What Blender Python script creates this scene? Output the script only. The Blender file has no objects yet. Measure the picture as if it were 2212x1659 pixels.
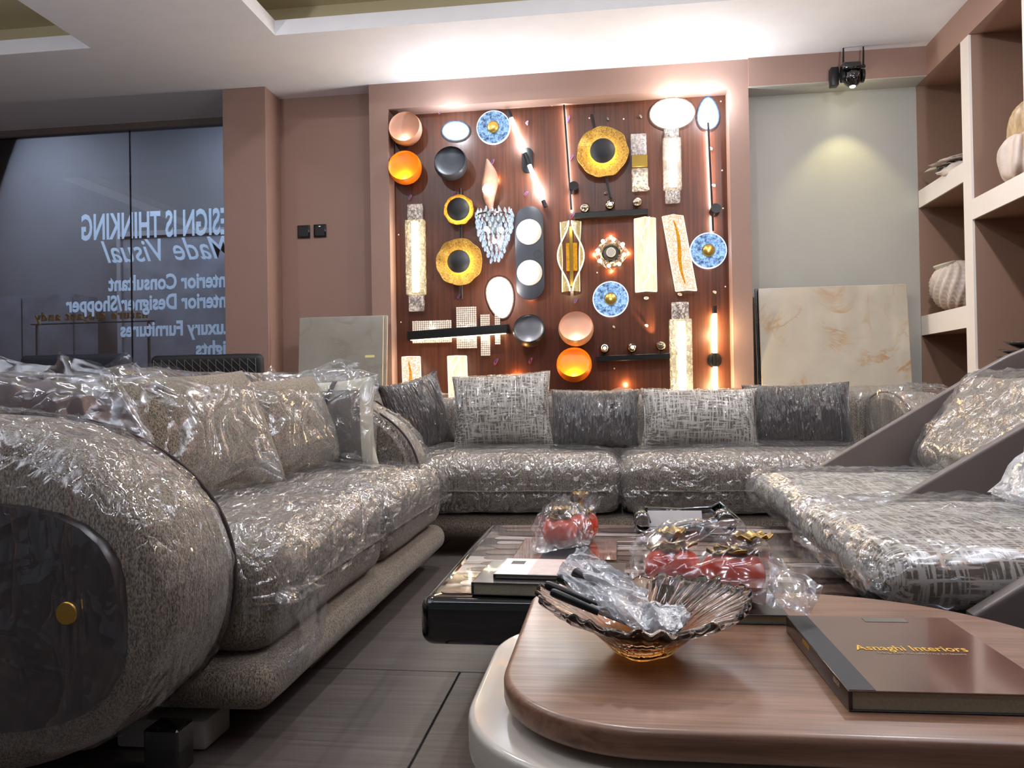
import bpy, bmesh, math, random
from mathutils import Vector, Matrix, noise
R = math.radians
random.seed(7)
SC = bpy.context.scene
COL = SC.collection

# ------------------------------------------------------------------ camera
EYE = Vector((0.0, 0.0, 0.72))
FPX, YAW, PITCH, ROLL = 1700.0, R(7.2), R(0.55), R(-0.97)
_fw = Vector((-math.sin(YAW) * math.cos(PITCH), math.cos(YAW) * math.cos(PITCH), math.sin(PITCH)))
_rt = Vector((math.cos(YAW), math.sin(YAW), 0.0))
_up = _rt.cross(_fw)
RT = _rt * math.cos(ROLL) + _up * math.sin(ROLL)
UP = -_rt * math.sin(ROLL) + _up * math.cos(ROLL)
cam_data = bpy.data.cameras.new('camera')
cam_data.sensor_width = 36.0
cam_data.lens = 36.0 * FPX / 2212.0
cam_data.clip_start = 0.02
cam = bpy.data.objects.new('camera', cam_data)
COL.objects.link(cam)
cam.matrix_world = Matrix(((RT.x, UP.x, -_fw.x, EYE.x), (RT.y, UP.y, -_fw.y, EYE.y), (RT.z, UP.z, -_fw.z, EYE.z), (0, 0, 0, 1)))
SC.camera = cam

def at(px, py, axis, v):
    """point of the plane axis = v seen at a pixel of the photograph"""
    d = _fw * FPX + RT * (px - 1106.0) - UP * (py - 829.5)
    return EYE + d * ((v - EYE[axis]) / d[axis])

# ------------------------------------------------------------------ world, exposure
W = bpy.data.worlds.new('world')
SC.world = W
W.use_nodes = True
W.node_tree.nodes['Background'].inputs[0].default_value = (0.78, 0.80, 0.88, 1)
W.node_tree.nodes['Background'].inputs[1].default_value = 0.08
SC.view_settings.view_transform = 'Standard'
SC.view_settings.look = 'None'
SC.view_settings.gamma = 1.0
SC.view_settings.use_curve_mapping = False
SC.view_settings.exposure = 0.97
cy = SC.cycles
cy.max_bounces = 10
cy.diffuse_bounces = 4
cy.glossy_bounces = 4
cy.transmission_bounces = 8
cy.transparent_max_bounces = 24
cy.sample_clamp_indirect = 6.0
cy.caustics_reflective = False
cy.caustics_refractive = False
cy.use_denoising = True

# ------------------------------------------------------------------ materials
def lin(c):
    return tuple(((x / 255.0) / 12.92 if x / 255.0 <= 0.04045 else ((x / 255.0 + 0.055) / 1.055) ** 2.4) for x in c) + (1.0,)

class NT:
    def __init__(s, name):
        s.m = bpy.data.materials.new(name)
        s.m.use_nodes = True
        s.t = s.m.node_tree
        s.n = s.t.nodes
        s.n.clear()
        s.out = s.n.new('ShaderNodeOutputMaterial')
    def add(s, kind, **kw):
        n = s.n.new(kind)
        for k, v in kw.items():
            if k in n.bl_rna.properties.keys() and k not in n.inputs.keys():
                setattr(n, k, v)
            else:
                n.inputs[k].default_value = v
        return n
    def l(s, a, b):
        s.t.links.new(a, b)
    def coord(s, scale=(1, 1, 1), rot=(0, 0, 0), kind='Object'):
        c = s.n.new('ShaderNodeTexCoord')
        m = s.n.new('ShaderNodeMapping')
        m.inputs['Scale'].default_value = scale
        m.inputs['Rotation'].default_value = rot
        s.l(c.outputs[kind], m.inputs['Vector'])
        return m.outputs['Vector']
    def noise(s, vec, scale=5.0, detail=3.0, rough=0.55, dist=0.0):
        n = s.n.new('ShaderNodeTexNoise')
        n.inputs['Scale'].default_value = scale
        n.inputs['Detail'].default_value = detail
        n.inputs['Roughness'].default_value = rough
        n.inputs['Distortion'].default_value = dist
        s.l(vec, n.inputs['Vector'])
        return n.outputs['Fac']
    def ramp(s, fac, stops, interp='LINEAR'):
        r = s.n.new('ShaderNodeValToRGB')
        r.color_ramp.interpolation = interp
        e = r.color_ramp.elements
        while len(e) < len(stops):
            e.new(0.5)
        for i, (p, c) in enumerate(stops):
            e[i].position = p
            e[i].color = c if len(c) == 4 else tuple(c) + (1,)
        s.l(fac, r.inputs['Fac'])
        return r.outputs['Color']
    def math(s, op, a, b=None):
        n = s.n.new('ShaderNodeMath')
        n.operation = op
        for i, x in enumerate((a, b)):
            if x is None:
                continue
            if isinstance(x, (int, float)):
                n.inputs[i].default_value = x
            else:
                s.l(x, n.inputs[i])
        return n.outputs[0]
    def bump(s, h, strength=0.3, dist=0.002):
        b = s.n.new('ShaderNodeBump')
        b.inputs['Strength'].default_value = strength
        b.inputs['Distance'].default_value = dist
        s.l(h, b.inputs['Height'])
        return b.outputs['Normal']
    def pbr(s, color=None, rough=0.5, metal=0.0, normal=None, **kw):
        p = s.n.new('ShaderNodeBsdfPrincipled')
        if color is not None:
            if isinstance(color, tuple):
                p.inputs['Base Color'].default_value = color
            else:
                s.l(color, p.inputs['Base Color'])
        if isinstance(rough, (int, float)):
            p.inputs['Roughness'].default_value = rough
        else:
            s.l(rough, p.inputs['Roughness'])
        p.inputs['Metallic'].default_value = metal
        for k, v in kw.items():
            k = k.replace('_', ' ')
            if isinstance(v, (int, float, tuple)):
                p.inputs[k].default_value = v
            else:
                s.l(v, p.inputs[k])
        if normal is not None:
            s.l(normal, p.inputs['Normal'])
        s.l(p.outputs[0], s.out.inputs[0])
        return p

G = (0.5, 0.5, 0.5, 1)
def g(v):
    return (v, v, v, 1)

def plain(name, rgb, rough=0.5, metal=0.0, vary=0.06, scale=8.0, bump=0.0, bscale=200.0, **kw):
    t = NT(name)
    c = lin(rgb)
    v = t.coord()
    f = t.noise(v, scale, 3)
    lo = tuple(x * (1 - vary) for x in c[:3])
    hi = tuple(min(1, x * (1 + vary)) for x in c[:3])
    col = t.ramp(f, [(0.3, lo), (0.7, hi)])
    nrm = t.bump(t.noise(v, bscale, 2), bump, 0.002) if bump else None
    t.pbr(col, rough, metal, nrm, **kw)
    return t.m

def emit(name, rgb, strength, pattern=None, lo=0.4, **kw):
    t = NT(name)
    e = t.n.new('ShaderNodeEmission')
    c = lin(rgb)
    if pattern:
        v = t.coord(pattern.get('map', (1, 1, 1)))
        f = t.noise(v, pattern['scale'], 3, 0.7)
        col = t.ramp(f, [(0.35, tuple(x * lo for x in c[:3])), (0.65, c[:3])])
        if 'mid' in pattern:
            col = t.ramp(f, [(0.36, c[:3]), (0.47, lin(pattern['mid'])[:3]), (0.56, c[:3])])
        t.l(col, e.inputs[0])
    else:
        e.inputs[0].default_value = c
    e.inputs[1].default_value = strength
    t.l(e.outputs[0], t.out.inputs[0])
    return t.m

def boucle(name, dark, light, vec=(1, 1, 0.35), scale=260.0):
    t = NT(name)
    v = t.coord(vec)
    f = t.noise(v, scale * 1.7, 2, 0.6)
    big = t.noise(t.coord(), 6.0, 2)
    ribs = t.noise(t.coord((1, 1, 0.03)), 260.0, 1)
    m = t.math('ADD', t.math('MULTIPLY', f, 0.75), t.math('MULTIPLY', ribs, 0.25))
    col = t.ramp(m, [(0.40, lin(dark)), (0.60, lin(light))])
    mx = t.add('ShaderNodeMixRGB', blend_type='MULTIPLY')
    mx.inputs[0].default_value = 0.35
    t.l(col, mx.inputs[1])
    t.l(t.ramp(big, [(0.3, g(0.75)), (0.7, g(1.0))]), mx.inputs[2])
    t.pbr(mx.outputs[0], 0.95, 0, t.bump(m, 0.9, 0.004), Sheen_Weight=0.2)
    return t.m

def hatch(name, dark, light):
    t = NT(name)
    a = t.noise(t.coord((150, 13, 13)), 1.0, 2, 0.5, 0.15)
    b = t.noise(t.coord((13, 150, 110)), 1.0, 2, 0.5, 0.15)
    s = t.math('MAXIMUM', a, b)
    fine = t.noise(t.coord(), 500.0, 1)
    s2 = t.math('ADD', s, t.math('MULTIPLY', t.math('SUBTRACT', fine, 0.5), 0.12))
    col = t.ramp(s2, [(0.50, lin(dark)), (0.56, lin(light))])
    t.pbr(col, 0.9, 0, t.bump(s2, 0.5, 0.003))
    return t.m

def plastic(name, veil=0.10, gloss=0.16, scale=14.0, strength=1.0, tint=(0.94, 0.95, 0.97), rough=0.09, stretch=(1, 1, 1), dist=0.02):
    """thin clear film: see-through, with a sharp sheen broken up by creases"""
    t = NT(name)
    v = t.coord(stretch)
    n1 = t.noise(v, scale, 2, 0.5, 0.9)
    r1 = t.math('ABSOLUTE', t.math('SUBTRACT', n1, 0.5))
    n2 = t.noise(v, scale * 2.6, 1, 0.5, 1.0)
    r2 = t.math('ABSOLUTE', t.math('SUBTRACT', n2, 0.5))
    h = t.math('ADD', t.math('POWER', r1, 0.6), t.math('MULTIPLY', r2, 0.3))
    nrm = t.bump(h, strength, dist)
    tr = t.n.new('ShaderNodeBsdfTransparent')
    tr.inputs[0].default_value = tint + (1,)
    gl = t.n.new('ShaderNodeBsdfGlossy')
    gl.inputs['Color'].default_value = (1, 1, 1, 1)
    gl.inputs['Roughness'].default_value = rough
    t.l(nrm, gl.inputs['Normal'])
    df = t.n.new('ShaderNodeBsdfDiffuse')
    df.inputs[0].default_value = (0.85, 0.86, 0.88, 1)
    t.l(nrm, df.inputs['Normal'])
    lw = t.n.new('ShaderNodeLayerWeight')
    lw.inputs[0].default_value = 0.35
    t.l(nrm, lw.inputs['Normal'])
    # creased film is milky along its folds
    fold = t.ramp(t.math('ADD', r1, t.math('MULTIPLY', r2, 0.5)), [(0.0, g(1.0)), (0.06, g(0.12)), (0.25, g(0.0))])
    m1 = t.n.new('ShaderNodeMixShader')
    t.l(t.math('ADD', t.math('MULTIPLY', fold, veil * 2.2), t.math('ADD', veil, t.math('MULTIPLY', lw.outputs['Facing'], veil * 1.5))), m1.inputs[0])
    t.l(tr.outputs[0], m1.inputs[1])
    t.l(df.outputs[0], m1.inputs[2])
    m2 = t.n.new('ShaderNodeMixShader')
    t.l(t.math('ADD', gloss, t.math('MULTIPLY', lw.outputs['Facing'], 0.35)), m2.inputs[0])
    t.l(m1.outputs[0], m2.inputs[1])
    t.l(gl.outputs[0], m2.inputs[2])
    t.l(m2.outputs[0], t.out.inputs[0])
    return t.m

def grain(name, dark, light, vec, scale=1.0, rough=0.4, bump=0.1, stops=(0.35, 0.65), **kw):
    t = NT(name)
    f = t.noise(t.coord(vec), scale, 5, 0.6, 0.6)
    f2 = t.noise(t.coord(tuple(x * 4 for x in vec)), scale, 2, 0.5)
    m = t.math('ADD', t.math('MULTIPLY', f, 0.7), t.math('MULTIPLY', f2, 0.3))
    t.pbr(t.ramp(m, [(stops[0], lin(dark)), (stops[1], lin(light))]), rough, 0, t.bump(m, bump, 0.001), **kw)
    return t.m

M = {}
M['ceiling'] = plain('ceiling paint', (240, 240, 246), 0.75, vary=0.02)
M['cove'] = plain('cove paint', (196, 184, 150), 0.75, vary=0.03)
M['pink'] = plain('dusty pink wall paint', (160, 128, 115), 0.55, vary=0.02, bump=0.03)
M['cream'] = plain('cream wall paint', (184, 182, 174), 0.55, vary=0.02, bump=0.03)
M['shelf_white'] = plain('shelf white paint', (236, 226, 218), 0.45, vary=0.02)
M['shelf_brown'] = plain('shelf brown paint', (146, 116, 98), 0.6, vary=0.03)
M['board'] = grain('red brown timber veneer', (54, 27, 16), (92, 47, 26), (70, 70, 1.3), 1.0, 0.36, 0.12, (0.33, 0.68))
M['joint'] = plain('dark joint', (30, 18, 12), 0.7)
M['floor'] = grain('dark timber floor tile', (62, 56, 54), (112, 102, 96), (1.6, 46, 10), 1.0, 0.42, 0.12, (0.3, 0.72))
M['grout'] = plain('dark grout', (28, 26, 26), 0.8)
M['black'] = plain('black satin metal', (20, 20, 22), 0.35, 0.2)
M['blackmatte'] = plain('black matte', (26, 27, 31), 0.6)
M['slate'] = plain('slate blue black lacquer', (44, 46, 54), 0.38)
M['copper'] = plain('copper pink lacquer', (176, 130, 108), 0.4)
M['orange'] = plain('orange lacquer', (255, 128, 12), 0.4)
M['brass'] = plain('brushed brass', (200, 160, 80), 0.28, 1.0)
M['brassdull'] = plain('dull brass', (132, 108, 44), 0.4, 0.6)
M['chrome'] = plain('smoked chrome', (190, 180, 160), 0.08, 1.0, vary=0.1)
M['silver'] = plain('polished silver', (150, 155, 160), 0.06, 1.0)
M['white'] = plain('white plastic', (225, 222, 215), 0.5)
M['foam'] = plain('white foam', (176, 172, 166), 0.9, bump=0.2)
M['red_wire'] = plain('red wire', (190, 60, 55), 0.4)
M['blue_wire'] = plain('blue wire', (80, 80, 150), 0.4)
M['pink_wire'] = plain('pink wire', (214, 150, 150), 0.4)
M['boucle'] = boucle('beige boucle', (84, 73, 62), (172, 158, 140))
M['boucle_c'] = boucle('beige boucle cushion', (78, 67, 55), (164, 149, 128), (1, 0.35, 1))
M['hatch'] = hatch('cross woven cushion cloth', (104, 94, 82), (196, 190, 178))
M['plum'] = plain('plum velvet', (70, 56, 57), 0.85, vary=0.1, Sheen_Weight=0.3)
M['charcoal'] = plain('charcoal velvet', (40, 35, 37), 0.8, vary=0.15, scale=14, Sheen_Weight=0.3)
M['darkplum'] = plain('dark plum velvet', (34, 24, 26), 0.85, vary=0.1, Sheen_Weight=0.2)
M['piping'] = plain('dark piping cord', (60, 48, 46), 0.8, vary=0.3, scale=400)
M['walnut_dark'] = plain('dark wood panel', (38, 26, 26), 0.35, vary=0.2, scale=20)
M['ivory'] = plain('ivory cloth', (196, 190, 172), 0.85, bump=0.2, bscale=500)
M['greycloth'] = plain('grey cloth', (112, 106, 98), 0.9, bump=0.3, bscale=400)
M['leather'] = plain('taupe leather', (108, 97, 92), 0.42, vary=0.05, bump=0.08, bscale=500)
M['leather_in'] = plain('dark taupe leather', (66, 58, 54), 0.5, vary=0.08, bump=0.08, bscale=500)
M['darkbase'] = plain('black chair base', (30, 32, 38), 0.45)
M['walnut'] = grain('walnut table top', (92, 62, 46), (162, 122, 96), (3.0, 60, 60), 1.0, 0.36, 0.06, (0.28, 0.74), Coat_Weight=0.25, Coat_Roughness=0.22)
M['creamlacq'] = plain('cream lacquer', (206, 198, 186), 0.18, vary=0.02, Coat_Weight=0.4)
M['gloss_black'] = plain('gloss black lacquer', (7, 8, 11), 0.07, Coat_Weight=1.0, Coat_Roughness=0.03)
M['navy'] = plain('navy cloth', (38, 42, 54), 0.7, bump=0.1)
M['paper'] = plain('page edges', (150, 144, 124), 0.85, vary=0.1, scale=300)
M['bookblack'] = plain('black book cloth', (26, 24, 26), 0.35, Coat_Weight=0.5)
M['gold_ink'] = plain('gold print', (222, 176, 60), 0.4, 0.3)
M['pale_ink'] = plain('pale print', (176, 160, 132), 0.5)
M['magwhite'] = plain('white magazine cover', (212, 206, 204), 0.35)
M['magpink'] = plain('pale pink print', (198, 176, 170), 0.35, vary=0.12, scale=30)
M['vinyl'] = plain('pale blue vinyl lettering', (196, 218, 240), 0.6)
def mk_vinyl():
    t = NT('translucent pale blue vinyl')
    a = t.n.new('ShaderNodeBsdfDiffuse')
    a.inputs[0].default_value = lin((206, 224, 242))
    b = t.n.new('ShaderNodeBsdfTranslucent')
    b.inputs[0].default_value = lin((225, 238, 252))
    m = t.n.new('ShaderNodeMixShader')
    t.l(a.outputs[0], m.inputs[1])
    t.l(b.outputs[0], m.inputs[2])
    m.inputs[0].default_value = 0.8
    t.l(m.outputs[0], t.out.inputs[0])
    return t.m
M['vinyl'] = mk_vinyl()
M['outside'] = plain('outside wall', (66, 70, 80), 0.8, vary=0.1, scale=2.0)
M['outside2'] = plain('outside panel', (80, 86, 100), 0.7, vary=0.35, scale=4.0)
M['outside_line'] = plain('outside pale trim', (98, 102, 112), 0.6)
M['shellwhite'] = plain('chalk white ceramic', (206, 190, 178), 0.6, vary=0.1, scale=20)
M['greyfoam'] = plain('dark grey stone', (40, 42, 40), 0.2, vary=0.5, scale=30, Coat_Weight=0.6)
M['redfruit'] = plain('red orange glass', (222, 62, 10), 0.14, vary=0.12, scale=9, Coat_Weight=0.6)
M['goldleaf'] = plain('old gold leaf', (156, 124, 66), 0.32, 0.85, vary=0.3, scale=30, bump=0.3)
M['edgewarm'] = plain('slab edge', (206, 178, 148), 0.5)
M['sticker'] = plain('yellow sticker', (240, 226, 150), 0.5)

def mk_marble(name, base, vein, vstr):
    t = NT(name)
    v = t.coord()
    n = t.noise(v, 2.2, 5, 0.6, 1.2)
    r = t.math('ABSOLUTE', t.math('SUBTRACT', n, 0.5))
    cl = t.noise(v, 3.0, 2)
    mask = t.ramp(cl, [(0.45, g(0)), (0.7, g(1))])
    veins = t.ramp(r, [(0.0, g(1)), (0.035, g(0.0))])
    f = t.math('MULTIPLY', t.math('MULTIPLY', veins, mask), vstr)
    mx = t.n.new('ShaderNodeMixRGB')
    t.l(f, mx.inputs[0])
    t.l(t.ramp(t.noise(v, 5.0, 4), [(0.3, tuple(x * 0.86 for x in lin(base)[:3])), (0.7, lin(base))]), mx.inputs[1])
    mx.inputs[2].default_value = lin(vein)
    t.pbr(mx.outputs[0], 0.12, 0, Coat_Weight=0.5)
    return t.m
M['marble_gold'] = mk_marble('onyx look slab', (206, 196, 178), (184, 132, 70), 1.0)
M['marble_grey'] = mk_marble('pale grey slab', (166, 160, 148), (120, 108, 94), 0.6)

def mk_petrified():
    t = NT('polished petrified wood')
    v = t.coord((3.2, 9.0, 1.0))
    vo = t.n.new('ShaderNodeTexVoronoi')
    vo.inputs['Scale'].default_value = 1.4
    t.l(v, vo.inputs['Vector'])
    ve = t.n.new('ShaderNodeTexVoronoi')
    ve.feature = 'DISTANCE_TO_EDGE'
    ve.inputs['Scale'].default_value = 1.4
    t.l(v, ve.inputs['Vector'])
    sep = t.n.new('ShaderNodeSeparateColor')
    t.l(vo.outputs['Color'], sep.inputs[0])
    base = t.ramp(sep.outputs[0], [(0.1, lin((44, 34, 32))), (0.45, lin((88, 66, 56))), (0.7, lin((124, 104, 94))), (0.85, lin((196, 182, 174)))])
    gr = t.noise(t.coord((4, 60, 1)), 1.0, 4, 0.6, 1.0)
    mx = t.add('ShaderNodeMixRGB', blend_type='MULTIPLY')
    mx.inputs[0].default_value = 0.8
    t.l(base, mx.inputs[1])
    t.l(t.ramp(gr, [(0.3, g(0.45)), (0.65, g(1.1))]), mx.inputs[2])
    mx2 = t.n.new('ShaderNodeMixRGB')
    t.l(t.ramp(ve.outputs['Distance'], [(0.0, g(1)), (0.12, g(0))]), mx2.inputs[0])
    t.l(mx.outputs[0], mx2.inputs[1])
    mx2.inputs[2].default_value = lin((26, 20, 20))
    t.pbr(mx2.outputs[0], 0.14, 0, Coat_Weight=0.35, Coat_Roughness=0.05)
    return t.m
M['petrified'] = mk_petrified()
for nm, a_, b_ in (('slice_pale', (110, 92, 84), (206, 192, 184)), ('slice_mid', (70, 52, 44), (138, 112, 98)), ('slice_dark', (38, 28, 26), (92, 70, 60))):
    M[nm] = grain('petrified wood ' + nm[6:], a_, b_, (7, 70, 1), 1.0, 0.14, 0.0, (0.3, 0.68), Coat_Weight=0.35, Coat_Roughness=0.05)

def mk_gold_dish():
    t = NT('hammered gold leaf')
    v = t.coord((1, 1, 1))
    n = t.noise(v, 90.0, 4, 0.7, 1.5)
    t.pbr(t.ramp(n, [(0.35, lin((140, 100, 36))), (0.62, lin((240, 196, 104)))]), 0.38, 0.75, t.bump(n, 0.6, 0.004))
    return t.m
M['gold_dish'] = mk_gold_dish()

def mk_crystal(name, tint, dark, strength, scale=180.0):
    """bubbled acrylic: clear with bright seeds"""
    t = NT(name)
    v = t.coord((1, 1, 0.6))
    n = t.noise(v, scale, 3, 0.75)
    tr = t.n.new('ShaderNodeBsdfTransparent')
    tr.inputs[0].default_value = (0.9, 0.88, 0.85, 1)
    gl = t.n.new('ShaderNodeBsdfGlossy')
    gl.inputs['Roughness'].default_value = 0.1
    t.l(t.bump(n, 1.0, 0.01), gl.inputs['Normal'])
    e = t.n.new('ShaderNodeEmission')
    e.inputs[0].default_value = lin(tint)
    e.inputs[1].default_value = strength
    m1 = t.n.new('ShaderNodeMixShader')
    m1.inputs[0].default_value = 0.3
    t.l(tr.outputs[0], m1.inputs[1])
    t.l(gl.outputs[0], m1.inputs[2])
    m2 = t.n.new('ShaderNodeMixShader')
    t.l(t.ramp(n, [(0.50, g(dark)), (0.62, g(1.0))]), m2.inputs[0])
    t.l(m1.outputs[0], m2.inputs[1])
    t.l(e.outputs[0], m2.inputs[2])
    t.l(m2.outputs[0], t.out.inputs[0])
    return t.m
M['crystal_dim'] = mk_crystal('bubbled crystal ends', (235, 215, 200), 0.0, 0.42, 55)
M['crystal_lit'] = mk_crystal('bubbled crystal lit', (255, 232, 180), 0.08, 0.55, 60)
M['crystal_warm'] = mk_crystal('bubbled crystal warm', (240, 210, 172), 0.05, 0.5, 55)
M['prism'] = mk_crystal('prismatic glass pane', (255, 222, 196), 0.02, 0.14, 120)
M['prism_dots'] = mk_crystal('lit prism dots', (255, 230, 208), 0.75, 0.65, 60)
M['clearcrystal'] = mk_crystal('cut crystal', (190, 220, 255), 0.05, 0.9, 70)
M['smokecrystal'] = mk_crystal('smoked crystal', (255, 225, 190), 0.0, 0.9, 45)
M['leafglow'] = mk_crystal('clear acrylic blade', (255, 226, 150), 0.35, 0.42, 30)

M['led_cool'] = emit('cool led', (226, 240, 255), 7.0)
M['led_white'] = emit('white led', (255, 250, 240), 9.0)
M['linear_led'] = emit('linear led', (236, 240, 255), 16.0)
M['led_warm'] = emit('warm led', (255, 226, 170), 9.0)
M['led_gold'] = emit('gold led', (255, 214, 130), 6.0)
M['led_edge'] = emit('lit acrylic edge', (255, 238, 204), 1.5)
M['led_blueedge'] = emit('lit blue edge', (214, 234, 255), 1.0)
M['ripple'] = emit('rippled blue acrylic', (160, 200, 255), 0.85, dict(scale=52.0), 0.12)
def mk_pebble(name, rim, core, st):
    t = NT(name)
    n = t.noise(t.coord(), 85.0, 3, 0.8)
    lw = t.n.new('ShaderNodeLayerWeight')
    lw.inputs[0].default_value = 0.55
    edge = t.ramp(t.math('ADD', lw.outputs['Facing'], t.math('MULTIPLY', t.math('SUBTRACT', n, 0.5), 0.5)), [(0.12, g(0)), (0.6, g(1))])
    mx = t.n.new('ShaderNodeMixRGB')
    t.l(edge, mx.inputs[0])
    mx.inputs[1].default_value = lin(core)
    t.l(t.ramp(n, [(0.42, tuple(x * 0.3 for x in lin(rim)[:3])), (0.6, lin(rim)[:3])]), mx.inputs[2])
    e = t.n.new('ShaderNodeEmission')
    t.l(mx.outputs[0], e.inputs[0])
    t.l(t.math('ADD', 0.62, t.math('MULTIPLY', t.math('SUBTRACT', 1.0, edge), st)), e.inputs[1])
    t.l(e.outputs[0], t.out.inputs[0])
    return t.m
M['pebble_cool'] = mk_pebble('lit bubbled glass cool', (150, 195, 255), (226, 240, 255), 1.8)
M['pebble_warm'] = mk_pebble('lit bubbled glass warm', (240, 205, 186), (255, 246, 236), 1.8)
M['panel_warm'] = emit('lit acrylic sheet', (255, 228, 190), 0.95, dict(scale=6.0, map=(6, 1, 1)), 0.6)
M['panel_tex'] = emit('lit grained acrylic sheet', (255, 232, 212), 0.88, dict(scale=70.0, mid=(206, 130, 80)), 0.6)
M['panel_gold'] = emit('lit gold band', (255, 176, 50), 0.5, dict(scale=60.0), 0.6)
M['glow_yellow'] = emit('yellow glow lens', (255, 190, 30), 3.0)
M['glow_soft'] = emit('soft glow lens', (255, 226, 196), 1.3)

def mk_clear_glass(name, a=(1, 1, 1), b=None, z0=0, z1=1, rough=0.03, ior=1.46):
    t = NT(name)
    col = None
    if b:
        c = t.n.new('ShaderNodeTexCoord')
        s = t.n.new('ShaderNodeSeparateXYZ')
        t.l(c.outputs['Object'], s.inputs[0])
        mr = t.n.new('ShaderNodeMapRange')
        mr.inputs[1].default_value = z0
        mr.inputs[2].default_value = z1
        t.l(s.outputs[2], mr.inputs[0])
        col = t.ramp(mr.outputs[0], [(0, b + (1,)), (1, a + (1,))])
    t.pbr(col if col else a + (1,), rough, 0, None, Transmission_Weight=1.0, IOR=ior)
    return t.m
M['bowl_glass'] = mk_clear_glass('amber based crystal', (0.99, 0.98, 0.99), (0.88, 0.30, 0.03), 0.014, 0.055)

def mk_window():
    t = NT('shop window glass')
    tr = t.n.new('ShaderNodeBsdfTransparent')
    tr.inputs[0].default_value = (0.86, 0.88, 0.9, 1)
    gl = t.n.new('ShaderNodeBsdfGlossy')
    gl.inputs['Roughness'].default_value = 0.015
    fr = t.n.new('ShaderNodeFresnel')
    fr.inputs[0].default_value = 1.5
    m = t.n.new('ShaderNodeMixShader')
    t.l(t.math('ADD', fr.outputs[0], 0.06), m.inputs[0])
    t.l(tr.outputs[0], m.inputs[1])
    t.l(gl.outputs[0], m.inputs[2])
    t.l(m.outputs[0], t.out.inputs[0])
    return t.m
M['window'] = mk_window()

M['film'] = plastic('clear film', veil=0.025, gloss=0.075, scale=5.0, strength=0.5, dist=0.03, rough=0.10)
M['film_tight'] = plastic('tight clear film', veil=0.007, gloss=0.045, scale=12.0, strength=0.9, stretch=(1, 1, 0.35), dist=0.02, rough=0.07)
M['film_pillow'] = plastic('stretch film on cushion', veil=0.008, gloss=0.11, scale=13.0, strength=1.0, stretch=(2.8, 0.3, 1), dist=0.03, rough=0.08)
M['film_dark'] = plastic('stretch film on dark cushion', veil=0.002, gloss=0.09, scale=13.0, strength=1.0, stretch=(2.8, 0.3, 1), dist=0.04, rough=0.07)
M['film_seat'] = plastic('seat film', veil=0.02, gloss=0.14, scale=9.0, strength=0.8, stretch=(1.6, 0.7, 1), dist=0.03, rough=0.09)
M['film_chair'] = plastic('chair bag film', veil=0.02, gloss=0.08, scale=6.0, strength=0.4, stretch=(1, 1, 1), dist=0.03, rough=0.13)
M['film_milky'] = plastic('milky bag film', veil=0.028, gloss=0.035, scale=8.0, strength=0.3, dist=0.012, rough=0.12)
M['film_cloudy'] = plastic('cloudy bag film', veil=0.22, gloss=0.06, scale=18.0, strength=0.7, dist=0.012, rough=0.14)
M['film_white'] = plastic('white tissue film', veil=0.35, gloss=0.08, scale=40.0, strength=0.9, dist=0.01)

# ------------------------------------------------------------------ geometry helpers: every shape is (verts, faces)
def box(cx, cy, cz, sx, sy, sz):
    x, y, z = sx / 2, sy / 2, sz / 2
    v = [Vector((cx + a * x, cy + b * y, cz + c * z)) for a in (-1, 1) for b in (-1, 1) for c in (-1, 1)]
    f = [(0, 1, 3, 2), (4, 6, 7, 5), (0, 4, 5, 1), (2, 3, 7, 6), (0, 2, 6, 4), (1, 5, 7, 3)]
    return v, f

def span(x0, x1, y0, y1, z0, z1):
    return box((x0 + x1) / 2, (y0 + y1) / 2, (z0 + z1) / 2, x1 - x0, y1 - y0, z1 - z0)

def bm_out(bm):
    bm.verts.ensure_lookup_table()
    v = [x.co.copy() for x in bm.verts]
    bm.verts.index_update()
    f = [tuple(q.index for q in p.verts) for p in bm.faces]
    bm.free()
    return v, f

def bm_in(vf):
    bm = bmesh.new()
    vs = [bm.verts.new(v) for v in vf[0]]
    for f in vf[1]:
        try:
            bm.faces.new([vs[i] for i in f])
        except ValueError:
            pass
    bm.normal_update()
    return bm

def rbox(cx, cy, cz, sx, sy, sz, r=0.01, seg=3):
    bm = bm_in(box(cx, cy, cz, sx, sy, sz))
    bmesh.ops.recalc_face_normals(bm, faces=bm.faces)
    bmesh.ops.bevel(bm, geom=bm.edges[:], offset=r, segments=seg, profile=0.5, affect='EDGES')
    return bm_out(bm)

def rspan(x0, x1, y0, y1, z0, z1, r=0.01, seg=3):
    return rbox((x0 + x1) / 2, (y0 + y1) / 2, (z0 + z1) / 2, x1 - x0, y1 - y0, z1 - z0, r, seg)

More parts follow.
